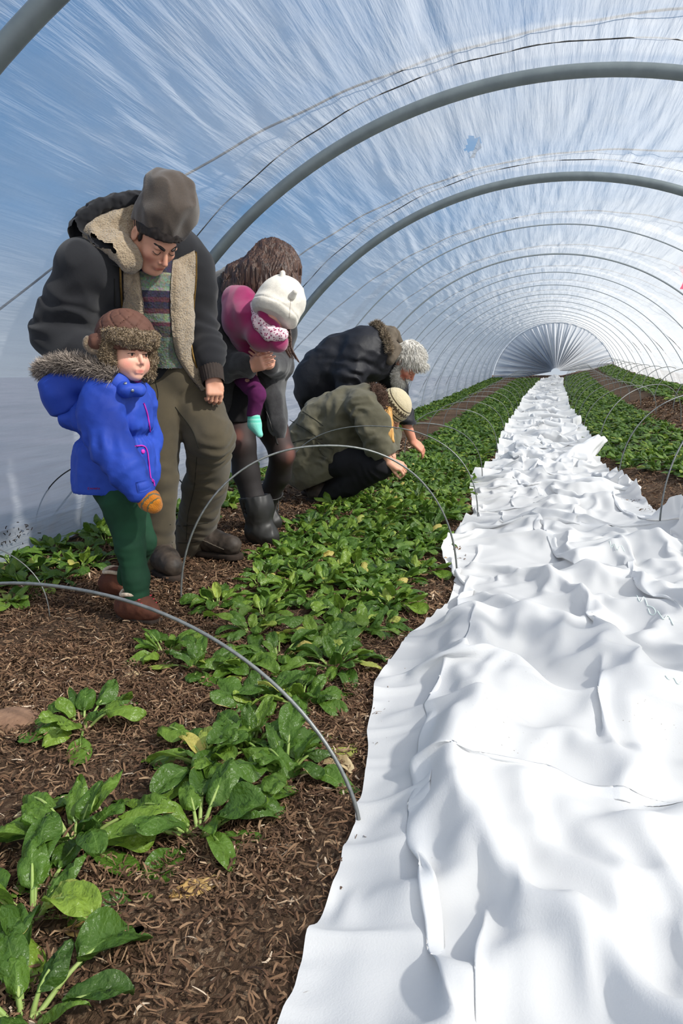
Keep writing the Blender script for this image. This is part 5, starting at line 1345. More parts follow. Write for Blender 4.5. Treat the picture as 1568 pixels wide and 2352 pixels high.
    cordline('piping', KB, [(308, 876), (318, 878), (325, 872)], .0025, mp_, ko, 12, off=.002)
    for p_ in ((288, 881), (304, 897)):
        h = hit(KB, *p_)
        if h: disc('snap', h[0], h[1], .006, .004, mmt, ko)
    patch('cuff_strap', CB, [(312, 1108), (330, 1104), (346, 1100)], [(318, 1132), (334, 1128), (350, 1120)], 6, 16, .008, mc, co)
    cordline('piping', CB, [(345, 1100), (351, 1104), (353, 1116)], .003, mp_, co, 12, off=.003)
    # small red lettering near the hem
    for i, (dx, sh) in enumerate(((0, 'C'), (5, 'o'), (9, 'o'), (13, 'v'), (17, 'u'), (21, 'l'), (24, 'u'))):
        pts = {'C': [(3, -2), (1, -3), (0, 0), (1, 3), (3, 2)], 'o': [(0, 0), (1, -1.6), (2.6, 0), (1, 1.6), (0, 0)], 'v': [(0, -1.6), (1.4, 1.8), (2.8, -1.6)], 'u': [(0, -1.6), (.3, 1.6), (2, 1.6), (2.4, -1.6)], 'l': [(0, -3), (0, 2)]}[sh]
        cordline('logo', CB, [(202+dx+a_, 1122+b_) for a_, b_ in pts], .0008, mat('red_print', lin(150, 40, 90), rough=.6), co, 12, off=.0012)
    # mitten
    d_ = J(354, 1166, 2.36)-J(330, 1136, 2.39)
    Fm = Field(J(342, 1150, 2.38)-.1, J(342, 1150, 2.38)+.1, .004)
    Fm.chain([J(328, 1132, 2.39), J(342, 1148, 2.38), J(353, 1160, 2.37)], [.030, .037, .030], k=.02).cap(J(345, 1140, 2.36), J(360, 1152, 2.36), .014, .015, k=.008)
    V, Q = Fm.nets(); ax_ = d_/np.linalg.norm(d_); tt_ = (V-J(328, 1132, 2.39)) @ ax_/.11
    knit = tint_mat('orange_knit', [(0, lin(92, 84, 66)), (.10, lin(196, 116, 30)), (.26, lin(96, 92, 72)), (.32, lin(190, 110, 30)), (.46, lin(104, 100, 78)), (.52, lin(198, 118, 32)), (.66, lin(110, 96, 60)), (.70, lin(202, 124, 34))], bump=.8, bscale=320, dist=.004)
    mesh_np('mitten', V, Q, knit, ch, attrs={'tint': np.clip(tt_+.03*vnoise3(V, 150, 4), 0, 1)})
    return ch
build_child()

# ---------------------------------------------------------------- the woman with the baby
def hair_mat(name, c1, c2, stretch=(90, 90, 7)):
    return mat(name, c1, c2, scale=1.0, rough=.42, spec=.45, bump=.8, bscale=1.6, dist=.01, stretch=stretch)
def lock(name, pts, r, m, parent, n=30):
    P = poly(pts, n); t = np.linspace(0, 1, n)
    return mesh_np(name, *tube(P, r*(np.clip(t*6, 0, 1)**.5)*(1-t)**.45+.0008, 6), m, parent)
def build_woman():
    base = np.array([-1.42, 3.80, 0.0]); sk = skin_mat('fair_skin_woman', lin(214, 164, 140), lin(196, 112, 100))
    C = J(622, 648, 3.78); R = frame(-30, 45, 6)
    hips = J(572, 935, 3.86); chest = J(560, 730, 3.86); neck = J(585, 665, 3.82)
    rh, lh = J(548, 950, 3.80), J(602, 945, 3.94); rk, lk = J(556, 1022, 3.70), J(648, 1042, 3.86)
    rb, lb_ = J(582, 1150, 3.72), J(616, 1140, 4.00); rf, lf = J(597, 1238, 3.70), J(604, 1205, 4.06)
    rsh, lsh = J(512, 672, 3.74), J(640, 690, 3.98); rel, lel = J(528, 838, 3.60), J(642, 838, 3.90)
    rw, lw = J(576, 842, 3.50), J(620, 838, 3.58)
    hmid = J(596, 824, 3.50)
    Fd = Field([-1.95, 3.3, .03], [-.9, 4.25, 1.68], .012, [(hmid-[.09, .07, .07], hmid+[.09, .09, .07], .0036)])
    head_prims(Fd, C, R, .96)
    Fd.chain([C, neck, chest, hips], [.06, .055, .13, .14], k=.04)
    Fd.chain([chest+[0, 0, .06], rsh, rel, rw], [.08, .05, .04, .027], k=.03).chain([chest+[0, 0, .06], lsh, lel, lw], [.08, .05, .04, .027], k=.03)
    Fd.chain([hips, rh, rk, rb, rf], [.11, .07, .045, .04, .03], k=.02).chain([hips, lh, J(628, 990, 3.90), lk, lb_, lf], [.11, .07, .05, .045, .04, .03], k=.02)
    tow = -ray(592, 825)/np.linalg.norm(ray(592, 825))
    hand(Fd, lw, J(586, 812, 3.47)-lw, tow, s=.88, curl=(.5, .5, .55, .6), thumb=-1, spread=.5)
    hand(Fd, rw, J(606, 832, 3.47)-rw, tow, s=.85, curl=(.5, .5, .55, .6), thumb=1, spread=.5)
    V, Q = Fd.nets(); w = root_mesh('person', V, Q, sk, base, attrs={'flush': np.full(len(V), .15)})
    tag(w, 'long-haired woman in charcoal wool coat, sheer tights and rubber boots holding a baby', 'person')
    # tights: knees stretched thin, so skin shows through the knit there
    mt = bpy.data.materials.new('sheer_tights'); nt = nodes(mt); a = N(nt, 'ShaderNodeAttribute', attribute_name='tint')
    r = ramp(nt, a.outputs['Fac'], [(0, lin(30, 24, 24)), (.6, lin(62, 40, 36)), (1, lin(112, 68, 58))]); p = N(nt, 'ShaderNodeBsdfPrincipled', i_Roughness=.7); nt.links.new(r.outputs[0], p.inputs['Base Color']); nt.links.new(p.outputs[0], N(nt, 'ShaderNodeOutputMaterial').inputs[0])
    Ft = Field([-1.9, 3.4, .1], [-.95, 4.25, .85], .007)
    Ft.chain([hips-[0, 0, .02], rh, rk, J(565, 1085, 3.72), rb, rf], [.13, .098, .068, .068, .058, .05], k=.025)
    Ft.chain([hips-[0, 0, .02], lh, J(628, 990, 3.90), lk, J(640, 1090, 3.94), lb_, lf], [.13, .096, .078, .066, .064, .055, .05], k=.025)
    V, Q = Ft.nets(); fwd = (lk-J(600, 1040, 4.0)); 
    tn = np.zeros(len(V))
    for kk, off in ((rk, [.0, -.06, .06]), (lk, [.05, -.03, .0]), (J(628, 985, 3.90), [.06, -.04, 0])):
        tn = np.maximum(tn, np.exp(-(((V-kk-np.array(off))/np.array([.05, .05, .085]))**2).sum(1)))
    mesh_np('tights', V, Q, mt, w, attrs={'tint': tn})
    # skirt
    ms = mat('black_skirt', lin(30, 27, 28), lin(22, 20, 22), scale=9, rough=.85)
    Fs = Field([-1.95, 3.4, .5], [-.95, 4.25, 1.1], .008); Fs.chain([J(575, 900, 3.86), hips], [.155, .16], k=.04).chain([hips, J(548, 968, 3.78)], [.155, .115], k=.04).chain([hips, J(600, 962, 3.93)], [.155, .115], k=.04)
    Fs.plane(J(555, 968, 3.75), [.05, 0, -1]); Fs.warp(folds(10, .004, (1, 1, .5), 3)); out('skirt', Fs, ms, w)
    # rubber boots
    mb = mat('black_rubber', lin(34, 34, 34), lin(44, 43, 41), scale=6, rough=.48, spec=.4)
    for a_, t_, tp, hgt in ((rf, J(630, 1256, 3.66), J(583, 1140, 3.71), .16), (lf, J(640, 1212, 4.04), J(617, 1128, 3.99), .16)):
        g = float(gz(a_[0], a_[1])); lo = np.minimum(np.minimum(a_, t_), tp)-.14; hi = np.maximum(np.maximum(a_, t_), tp)+.14; lo[2] = g-.03
        Fb = Field(lo, hi, .0065); a0 = np.array([a_[0], a_[1], g+.055]); t0 = np.array([t_[0], t_[1], g+.045]); d = t0-a0; d /= np.linalg.norm(d)
        Fb.chain([a0-d*.03, a0+d*.05, t0-d*.03], [.055, .054, .045], k=.03).chain([a0+[0, 0, .02], a0+[0, 0, .10]+(tp-a0)*.2, tp], [.066, .071, .080], k=.04)
        dn = (tp-a0)/np.linalg.norm(tp-a0); Fb.plane(tp, dn); Fb.cap(tp-dn*.07, tp+dn*.05, .070, .074, k=.006, sub=True)
        Fb.plane(np.array([a_[0], a_[1], g]), [0, 0, -1]); Fb.warp(folds(16, .004, (1, 1, .6), 5), .03)
        bo, bv, bq = out('boot', Fb, mb, w)
        n1 = np.cross(dn, [0, 1, 0]); n1 /= np.linalg.norm(n1); n2 = np.cross(dn, n1); th = np.linspace(0, 2*np.pi, 40)
        mesh_np('boot_rim', *tube(tp-dn*.004+.0775*(np.cos(th)[:, None]*n1+np.sin(th)[:, None]*n2), .0045, 6, cap=False), mb, bo)
    # coat
    mc = mat('charcoal_wool', lin(46, 45, 47), lin(32, 31, 34), scale=60, rough=1.0, bump=.5, bscale=260, dist=.003, sheen=.3)
    Fc = Field([-2.05, 3.2, .55], [-.85, 4.35, 1.62], .008)
    Fc.chain([J(562, 700, 3.88), J(566, 800, 3.88), J(572, 880, 3.92), J(585, 960, 3.98)], [.165, .175, .185, .18], k=.05)
    Fc.chain([J(550, 650, 3.84), rsh, J(514, 755, 3.64), rel, J(566, 842, 3.515)], [.10, .09, .086, .078, .055], k=.035)
    Fc.chain([J(585, 660, 3.90), lsh, J(648, 765, 3.96), lel, J(616, 838, 3.60)], [.09, .08, .07, .064, .050], k=.035)
    Fc.chain([J(515, 860, 3.74), J(512, 930, 3.74), J(516, 985, 3.72)], [.08, .07, .05], k=.05)
    Fc.chain([J(598, 858, 3.86), J(620, 925, 3.80), J(638, 980, 3.76), J(646, 1008, 3.75)], [.075, .066, .042, .018], k=.03)
    Fc.chain([J(548, 880, 3.50), J(565, 930, 3.52), J(560, 1010, 3.55)], [.055, .075, .11], k=.02, sub=True)
    Fc.chain([J(556, 890, 3.62), J(572, 940, 3.66), J(568, 1030, 3.68)], [.05, .085, .12], k=.02, sub=True)
    Fc.chain([J(560, 880, 3.74), J(580, 950, 3.78), J(580, 1040, 3.80)], [.04, .085, .12], k=.02, sub=True)
    for c_, a_, f_, am, rc_ in ((lel, lw-lel, 90, .006, .10), (rel, rw-rel, 90, .006, .12)): Fc.warp(rings(c_, a_, f_, am, rc_, 5), .03)
    Fc.warp(folds(7, .008, (1, 1, .6), 17)); Fc.warp(folds(45, .0015, seed=3, ridge=False), .02)
    co, cV, cQ = out('coat', Fc, mc, w); CB = bvh((cV, cQ))
    mz = mat('dark_zip', lin(58, 56, 56), rough=.4, metal=.6)
    cordline('zipper', CB, [(578, 868), (600, 915), (618, 960), (626, 990)], .003, mz, co, 40, off=.003)
    cordline('zipper', CB, [(505, 640), (522, 690), (532, 730)], .003, mz, co, 30, off=.003)
    h = hit(CB, 632, 1000)
    if h: mesh_np('zip_pull', *tube(np.array([h[0]+h[1]*.004, h[0]+h[1]*.006+[.012, 0, -.035], h[0]+h[1]*.004+[.016, 0, -.045]]), .005, 8), mz, co)
    # hair
    mh = hair_mat('dark_brown_hair', lin(40, 26, 22), lin(92, 64, 50))
    Fh = Field([-1.85, 3.35, 1.10], [-.95, 4.15, 1.72], .006)
    Fh.ell(J(630, 622, 3.76), (.115, .12, .145), k=.03)
    Fh.chain([J(620, 600, 3.72), J(585, 640, 3.66), J(560, 672, 3.62)], [.09, .085, .055], k=.05)
    Fh.chain([J(590, 615, 3.78), J(545, 640, 3.70), J(530, 665, 3.64)], [.07, .06, .04], k=.05)
    Fh.chain([J(645, 620, 3.72), J(652, 690, 3.66), J(658, 760, 3.62)], [.09, .075, .02], k=.05)
    Fh.chain([J(610, 640, 3.64), J(612, 690, 3.60)], [.08, .06], k=.05)
    Fh.warp(folds(1.0, .008, (34, 34, 4.5), 7), .03); Fh.warp(folds(1.0, .004, (90, 90, 9), 8), .03)
    ho, hV, hQ = out('hair', Fh, mh, w)
    rg = np.random.RandomState(3)
    for i in range(9):
        x = 652+rg.uniform(-6, 8); e = rg.uniform(0, 1)
        lock('hair_lock', [J(x, 720, 3.66), J(x+6+8*e, 765, 3.63), J(x+4+14*e, 800, 3.61), J(x+14+24*e, 822+14*e, 3.6)], rg.uniform(.004, .008), mh, ho)
    for i in range(26):
        t = rg.rand(); x0 = 600+60*t; lock('hair_lock', [J(x0, 562+30*abs(t-.5), 3.68), J(x0-22+rg.uniform(-14, 14), 615, 3.58), J(x0-44+rg.uniform(-18, 22), 660, 3.56), J(x0-52+rg.uniform(-20, 22), 688, 3.56)], rg.uniform(.006, .011), mh, ho)
    for i in range(7): lock('hair_lock', [J(585+rg.uniform(-10, 10), 600, 3.72), J(550+rg.uniform(-8, 8), 618, 3.66), J(525+rg.uniform(-10, 8), 645+rg.uniform(-15, 15), 3.62), J(520+rg.uniform(-6, 12), 672, 3.60)], rg.uniform(.007, .011), mh, ho)
    return w
build_woman()

def build_baby():
    base = J(600, 760, 3.55); sk = skin_mat('fair_skin_baby', lin(226, 178, 156), lin(206, 120, 108))
    hc_ = J(644, 694, 3.46); axd = J(664, 655, 3.50)-hc_; axd /= np.linalg.norm(axd)
    f = np.cross(np.cross(axd, CM[:, 2]+np.array([.6, 0, 0])), axd); f /= np.linalg.norm(f); l = np.cross(axd, f); R = np.array([f, l, axd])
    tor = J(578, 765, 3.60); pel = J(562, 862, 3.66)
    Fd = Field([-1.6, 3.2, .62], [-.95, 3.85, 1.48], .008, [(hc_-.13, hc_+.13, .005)])
    head_prims(Fd, hc_-axd*.02, R, .74, child=True)
    Fd.chain([hc_-axd*.08, J(600, 745, 3.54), tor, pel], [.04, .05, .06, .055], k=.03)
    kn, an, tip = J(590, 905, 3.56), J(582, 958, 3.57), J(596, 998, 3.55)
    Fd.chain([pel, kn, an, tip], [.055, .032, .022, .016], k=.02)
    Fd.chain([J(590, 740, 3.57), J(562, 750, 3.56), J(572, 785, 3.60)], [.035, .026, .02], k=.02)
    V, Q = Fd.nets(); b = root_mesh('person', V, Q, sk, base, attrs={'flush': np.full(len(V), .2)})
    tag(b, 'baby in pink hooded fleece and white eared hat carried on the woman\'s arm', 'person')
    mw = mat('white_fleece_hat', lin(226, 220, 208), lin(212, 206, 194), scale=80, rough=1, bump=.4, bscale=320, dist=.003, sheen=.3)
    Fh = Field(hc_-.17, hc_+.17, .005); Fh.ell(hc_+axd*.004, (.112, .112, .120), R, k=.02).ell(hc_-axd*.055, (.112, .112, .055), R, k=.03)
    Fh.plane(hc_-axd*.092, -axd)
    Fh.warp(lambda P: .0035*np.exp(-((((P-hc_) @ axd)+.048)/.004)**2), .02); Fh.warp(folds(13, .003, seed=3), .02)
    ho, hV, hQ = out('hat', Fh, mw, b)
    for p_, q_ in (((648, 640, 3.43), (649, 627, 3.43)), ((671, 680, 3.38), (677, 671, 3.37))):
        Fe = Field(J(*q_)-.06, J(*q_)+.06, .004); Fe.cap(J(*p_), J(*q_), .017, .012, k=.01); out('ear', Fe, mw, ho)
    HB = bvh((hV, hQ)); cordline('seam', HB, [(668, 680), (666, 705), (664, 730)], .0012, mat('hat_seam', lin(170, 160, 150), rough=.9), ho, 20, off=.0005)
    mp_ = mat('magenta_fleece', lin(154, 16, 90), lin(132, 12, 78), scale=12, rough=.95, bump=.2, bscale=300, dist=.002, sheen=.4)
    Fj = Field([-1.7, 3.2, .9], [-.9, 3.9, 1.48], .0062)
    Fj.chain([J(545, 692, 3.60), J(560, 735, 3.56), J(580, 785, 3.62), J(564, 862, 3.66)], [.075, .092, .078, .066], k=.05)
    Fj.chain([J(562, 688, 3.56), J(574, 735, 3.50), J(598, 775, 3.46), J(634, 785, 3.44)], [.058, .062, .062, .052], k=.04)
    Fj.chain([J(600, 700, 3.40), J(612, 742, 3.36), J(640, 764, 3.36)], [.020, .032, .026], k=.02, sub=True)
    Fj.warp(folds(9, .005, seed=6), .03); jo, jV, jQ = out('fleece_jacket', Fj, mp_, b)
    ml = bpy.data.materials.new('patterned_lining'); nt = nodes(ml); tcn = N(nt, 'ShaderNodeTexCoord'); v_ = N(nt, 'ShaderNodeTexVoronoi', i_Scale=95.0); nt.links.new(tcn.outputs['Object'], v_.inputs['Vector'])
    rr = ramp(nt, v_.outputs['Distance'], [(0, lin(150, 40, 90)), (.30, lin(150, 60, 100)), (.42, lin(232, 208, 214)), (1, lin(236, 214, 220))]); p = N(nt, 'ShaderNodeBsdfPrincipled', i_Roughness=.9); nt.links.new(rr.outputs[0], p.inputs['Base Color']); nt.links.new(p.outputs[0], N(nt, 'ShaderNodeOutputMaterial').inputs[0])
    Fl = Field([-1.6, 3.2, 1.0], [-.9, 3.8, 1.48], .0055)
    Fl.chain([J(586, 700, 3.47), J(600, 740, 3.42), J(622, 764, 3.40), J(648, 768, 3.40)], [.020, .036, .034, .026], k=.03); Fl.warp(folds(20, .005, seed=9), .02); out('hood_lining', Fl, ml, b)
    Fc = Field([-1.6, 3.2, 1.0], [-.9, 3.8, 1.5], .0055); Fc.chain([J(590, 690, 3.44), J(604, 724, 3.40), J(636, 750, 3.39)], [.016, .020, .016], k=.02); out('collar', Fc, mp_, b)
    mpu = mat('purple_leggings', lin(96, 30, 84), lin(80, 24, 72), scale=12, rough=.9)
    Fp = Field(J(575, 1000, 3.6)-[.2, .2, .05], J(575, 840, 3.6)+[.2, .2, .05], .0055); Fp.chain([pel+[0, 0, -.01], kn, an+[0, 0, .012]], [.056, .040, .032], k=.02); Fp.plane(an+[0, 0, .006], [0, 0, -1]); Fp.warp(folds(18, .003, seed=2), .02); out('leggings', Fp, mpu, b)
    Fk = Field(tip-.1, an+.1, .0045); Fk.chain([an+[0, 0, .015], an+[0.005, 0, -.035], tip], [.031, .031, .017], k=.02)
    V, Q = Fk.nets(); tt = np.clip((an[2]+.02-V[:, 2])/.13, 0, 1)
    ms = tint_mat('teal_sock', [(0, lin(96, 196, 176)), (.06, lin(140, 214, 198)), (.12, lin(96, 196, 176)), (.2, lin(140, 214, 198)), (.26, lin(100, 198, 178)), (.34, lin(140, 214, 198)), (.4, lin(124, 208, 192)), (.88, lin(170, 150, 170))], bump=.4, bscale=300)
    mesh_np('sock', V, Q, ms, b, attrs={'tint': tt})
build_baby()

# ---------------------------------------------------------------- the white-haired man bending over
def build_elder():
    base = np.array([-1.55, 5.35, 0.0]); sk = skin_mat('ruddy_skin', lin(206, 142, 118), lin(184, 84, 72))
    C = J(934, 832, 5.36); R = frame(-12, 56, 4); s = 1.02
    pel, wst, chest = J(730, 868, 5.26), J(776, 838, 5.28), J(840, 818, 5.28)
    rsh, lsh = J(822, 815, 5.16), J(880, 835, 5.54); rel, rw = J(800, 900, 5.10), J(830, 990, 5.15)
    lel, lw = J(922, 945, 5.58), J(948, 1014, 5.62); tipd = J(985, 1046, 5.66)-lw
    Fd = Field([-2.35, 4.9, .03], [-.55, 6.0, 1.35], .013, [(C-.15, C+.15, .0045), (lw-[.04, .06, .14], lw+[.2, .08, .05], .0046)])
    L = head_prims(Fd, C, R, s)
    Fd.chain([L(-.03, 0, -.05), J(885, 815, 5.36), chest, wst, pel], [.055, .06, .14, .14, .15], k=.05)
    Fd.chain([chest, rsh, rel, rw], [.1, .055, .045, .03], k=.03).chain([chest, lsh, lel, lw], [.1, .055, .045, .03], k=.03)
    for hx in ((720, 900, 5.36, 738, 1010, 5.42, 722, 1118, 5.5), (745, 900, 5.56, 765, 1010, 5.6, 752, 1095, 5.66)):
        Fd.chain([pel, J(*hx[:3]), J(*hx[3:6]), J(*hx[6:])], [.13, .09, .06, .045], k=.03)
    hand(Fd, lw, tipd, np.array([.5, -.45, .75]), s=1.0, curl=(.55, .5, .45, .4), thumb=1, tin=.35, spread=.6)
    V, Q = Fd.nets(); e = root_mesh('person', V, Q, sk, base, attrs={'flush': flush_of(V, C, R, s, .9)})
    tag(e, 'white-haired bearded man in dark navy coat bending down to the plants', 'person')
    mwh = mat('white_hair', lin(196, 190, 180), lin(226, 222, 214), scale=60, rough=.6, bump=.5, bscale=120, dist=.006)
    face_bits(L, s, e, mwh, closed=True, brow_w=.006)
    fh = fur_mat('white_hair_strands', lin(168, 162, 152), lin(240, 238, 232))
    Fh = Field(C-.2, C+.2, .006); Fh.ell(L(-.016, 0, .044), np.array([.112, .094, .098])*s, R, k=.02); Fh.plane(L(.085, 0, .052), -(R[2]*.72-R[0]*.70)); Fh.cap(L(-.06, -.07, -.02), L(-.03, -.085, .03), .02, .02, k=.02); Fh.cap(L(.082, -.03, .085), L(.088, .03, .082), .022, .022, k=.03); Fh.warp(folds(26, .006, seed=2), .02)
    ho, hV, hQ = out('hair', Fh, mwh, e); fur('hair_lock', hV, hQ, 4200, .030, .003, fh, ho, seed=3, curl=.18, flow=tuple(R[0]*1.1-R[2]*.5))
    Fb = Field(C-.2, C+.2, .006)
    for g in (-1, 1): Fb.chain([L(.0, .070*g, -.035), L(.028, .062*g, -.080), L(.074, .03*g, -.118)], [.014, .024, .030], k=.02)
    Fb.cap(L(.082, -.02, -.118), L(.082, .02, -.118), .032, .032, k=.03).cap(L(.104, -.022, -.060), L(.104, .022, -.060), .008, .008, k=.008)
    Fb.warp(folds(40, .004, seed=5), .02); bo, bV, bQ = out('beard', Fb, mwh, e); fur('hair_lock', bV, bQ, 2200, .022, .003, fh, bo, seed=4, curl=.45, flow=tuple(-R[2]*.6))
    mc = mat('midnight_nylon', lin(28, 29, 36), lin(21, 22, 28), scale=8, rough=.6, spec=.35, bump=.3, bscale=40, dist=.006)
    Fc = Field([-2.45, 4.85, .5], [-.6, 6.05, 1.35], .009)
    Fc.chain([J(735, 870, 5.26), wst, chest, J(868, 815, 5.36)], [.185, .185, .185, .14], k=.06)
    Fc.chain([J(714, 903, 5.26), J(740, 900, 5.28)], [.10, .12], k=.06)
    Fc.chain([rsh, J(805, 860, 5.10), rel, rw], [.11, .095, .085, .06], k=.04).chain([lsh, J(905, 890, 5.58), lel, J(945, 1006, 5.62)], [.10, .085, .075, .062], k=.04)
    Fc.plane(J(700, 910, 5.46), [-.1, 0, -1]) if False else None
    for c_, a_, f_, am, rc_ in ((J(815, 850, 5.05), rel-rsh, 70, .014, .16), (J(862, 800, 5.3), chest-wst, 60, .008, .14), (lel, lw-lel, 80, .007, .12), (wst, chest-pel, 45, .008, .2)): Fc.warp(rings(c_, a_, f_, am, rc_, 6), .04)
    Fc.warp(folds(6.5, .012, (1, 1, 1), 27)); co, cV, cQ = out('coat', Fc, mc, e)
    mtp = mat('taupe_lining', lin(104, 94, 82), lin(84, 76, 66), scale=20, rough=.95)
    Fo = Field(J(880, 840, 5.35)-[.3, .35, .1], J(880, 740, 5.35)+[.3, .35, .15], .007)
    Fo.chain([J(868, 758, 5.32), J(893, 772, 5.28), J(905, 800, 5.22), J(898, 830, 5.18)], [.036, .042, .036, .026], k=.04).chain([J(868, 758, 5.36), J(900, 765, 5.42), J(915, 790, 5.48)], [.036, .036, .03], k=.04); Fo.warp(folds(12, .01, seed=3)); oo, oV, oQ = out('hood', Fo, mtp, e)
    fp = poly([J(852, 752, 5.30), J(868, 745, 5.26), J(882, 768, 5.20), J(893, 795, 5.14), J(894, 812, 5.12)], 24); FV, FQ = tube(fp, .016, 8)
    fo = mesh_np('fur_trim', FV, FQ, mat('fur_base', (0, 0, 0)), e); fur('fur', FV, FQ[:-6], 2600, .026, .003, fur_mat('taupe_fur', lin(84, 72, 58), lin(168, 152, 130)), fo, seed=6, curl=.5, flow=(.0, -.1, .3))
    mt = mat('black_cloth', lin(26, 26, 30), lin(20, 20, 23), scale=8, rough=.9)
    Ft = Field([-2.4, 5.0, .03], [-1.0, 6.1, 1.0], .010)
    for hx in ((720, 900, 5.36, 738, 1010, 5.42, 722, 1112, 5.5), (745, 900, 5.56, 765, 1010, 5.6, 752, 1090, 5.66)): Ft.chain([J(735, 880, 5.30), J(*hx[:3]), J(*hx[3:6]), J(*hx[6:])], [.15, .12, .09, .08], k=.04)
    Ft.warp(folds(8, .006, (1, 1, .6), 4)); out('trousers', Ft, mt, e)
    mbt = mat('worn_black_leather', (0, 0, 0))
    boot('boot', J(722, 1125, 5.5), J(775, 1132, 5.42), .10, .10, mbt, e, mat('boot_sole', (0, 0, 0))); boot('boot', J(752, 1102, 5.66), J(800, 1106, 5.6), .10, .10, mbt, e, mat('boot_sole', (0, 0, 0)))
    mk = mat('dark_wire', (0, 0, 0)); mesh_np('drawcord', *tube(poly([J(930, 868, 5.26), J(936, 895, 5.24), J(941, 940, 5.24), J(945, 945, 5.24)], 20), .0035, 6), mk, e)
build_elder()

# ---------------------------------------------------------------- the person crouching in the olive parka
def build_croucher():
    base = np.array([-1.5, 4.98, 0.0]); sk = skin_mat('fair_skin_croucher', lin(214, 160, 134), lin(192, 104, 90))
    C = J(896, 944, 4.94); R = frame(-4, 52, 8); s = .96
    pel, mid, chest = J(712, 1050, 5.02), J(768, 985, 5.0), J(835, 945, 4.97)
    rsh, lsh = J(838, 940, 4.82), J(860, 945, 5.14); rel, rw = J(872, 1020, 4.78), J(893, 1060, 4.80); lel, lw = J(885, 1000, 5.15), J(900, 1050, 5.05)
    d = J(935, 1078, 4.82)-rw
    Fd = Field([-2.1, 4.5, .03], [-.75, 5.4, .98], .012, [(C-.14, C+.14, .0045), (rw-[.05, .06, .1], rw+[.18, .08, .07], .0042)])
    L = head_prims(Fd, C, R, s)
    Fd.chain([L(-.03, 0, -.05), chest, mid, pel], [.055, .12, .14, .15], k=.05).chain([chest, rsh, rel, rw], [.1, .055, .045, .028], k=.03).chain([chest, lsh, lel, lw], [.1, .055, .045, .028], k=.03)
    nk, nf = J(872, 1068, 4.84), J(752, 1138, 4.96); fk, ff = J(850, 1050, 5.16), J(740, 1120, 5.22)
    Fd.chain([pel, nk, nf], [.11, .06, .045], k=.03).chain([pel, fk, ff], [.11, .06, .045], k=.03)
    hand(Fd, rw, d, np.array([-.1, -.6, .8]), s=1.0, curl=(.75, .7, .6, .5), thumb=-1, tin=.5, spread=.7, tcurl=.6)
    V, Q = Fd.nets(); p = root_mesh('person', V, Q, sk, base, attrs={'flush': flush_of(V, C, R, s, .8)})
    tag(p, 'person in olive parka and cream patterned knit hat crouching at the bed', 'person')
    face_bits(L, s, p, mat('blond_brow', lin(150, 110, 60), rough=.7), closed=True)
    # knitted hat with dark bands
    Fh = Field(C-.2, C+.2, .0055); Fh.ell(L(-.012, 0, .052), np.array([.120, .106, .112])*s, R, k=.02); Fh.plane(L(0, 0, -.012), -(R[2]*.97-R[0]*.1)); Fh.warp(folds(60, .0015, seed=3, ridge=False), .02)
    V, Q = Fh.nets(); u = ((V-C) @ R[2])/s; az = np.arctan2((V-C) @ R[1], (V-C) @ R[0]-.0)
    cr, dk = lin(196, 182, 148), lin(74, 62, 44)
    t = np.clip((u+.02)/.20, 0, 1)
    zig = ((np.sin(az*26) > 0) & (t > .40) & (t < .56)) | ((np.sin(az*26) < -.2) & (t > .44) & (t < .52))
    t2 = np.where((t > .36) & (t < .60), np.where(zig, .42, .58), t)
    hm = tint_mat('cream_fair_isle', [(0, cr), (.05, lin(120, 104, 76)), (.10, cr), (.14, lin(120, 104, 76)), (.18, cr), (.25, dk), (.30, cr), (.345, dk), (.37, cr), (.40, dk), (.50, cr), (.60, dk), (.64, cr), (.70, lin(206, 192, 160))], bump=.7, bscale=200, dist=.006)
    mesh_np('hat', V, Q, hm, p, attrs={'tint': t2})
    mhair = hair_mat('blond_hair', lin(176, 120, 56), lin(226, 178, 104), (80, 80, 8))
    Fr = Field(J(890, 1020, 4.9)-[.15, .25, .03], J(890, 935, 4.9)+[.15, .2, .06], .0055); Fr.chain([J(888, 945, 4.82), J(888, 972, 4.78), J(892, 994, 4.76), J(904, 1014, 4.75)], [.034, .036, .027, .009], k=.02); Fr.warp(folds(1.0, .004, (60, 60, 8), 5), .02); out('hair', Fr, mhair, p)
    # parka
    mpk = mat('olive_parka', lin(98, 94, 76), lin(80, 77, 62), scale=6, rough=.85, bump=.25, bscale=60, dist=.005, sheen=.1)
    Fc = Field([-2.15, 4.45, .06], [-.75, 5.45, .98], .008)
    Fc.chain([J(716, 1035, 5.02), J(758, 985, 5.0), J(805, 955, 4.98), J(842, 942, 4.97)], [.215, .205, .175, .15], k=.06)
    Fc.chain([J(702, 1085, 5.0), J(735, 1075, 4.98), J(800, 1045, 4.95)], [.135, .14, .12], k=.06)
    Fc.chain([J(832, 936, 4.84), J(858, 975, 4.78), rel, J(888, 1052, 4.80)], [.105, .095, .082, .056], k=.03).chain([lsh, lel, lw], [.10, .085, .06], k=.03)
    Fc.cap(J(800, 935, 4.98), J(850, 925, 4.98), .12, .10, k=.05)
    for c_, a_, f_, am, rc_ in ((rel, rw-rsh, 75, .009, .14), (J(835, 960, 4.74), rel-rsh, 70, .009, .12), (J(770, 1040, 4.80), [.8, 0, .6], 48, .012, .2), (J(700, 1000, 4.85), [.5, 0, 1], 50, .009, .2)): Fc.warp(rings(c_, a_, f_, am, rc_, 8), .04)
    Fc.warp(folds(5, .018, (1, 1, 1), 37)); Fc.warp(folds(14, .005, (1, 1, 1), 38), .03); Fc.plane(J(700, 1124, 4.9), np.array([.40, 0, -.915])); co, cV, cQ = out('parka', Fc, mpk, p); CB = bvh((cV, cQ))
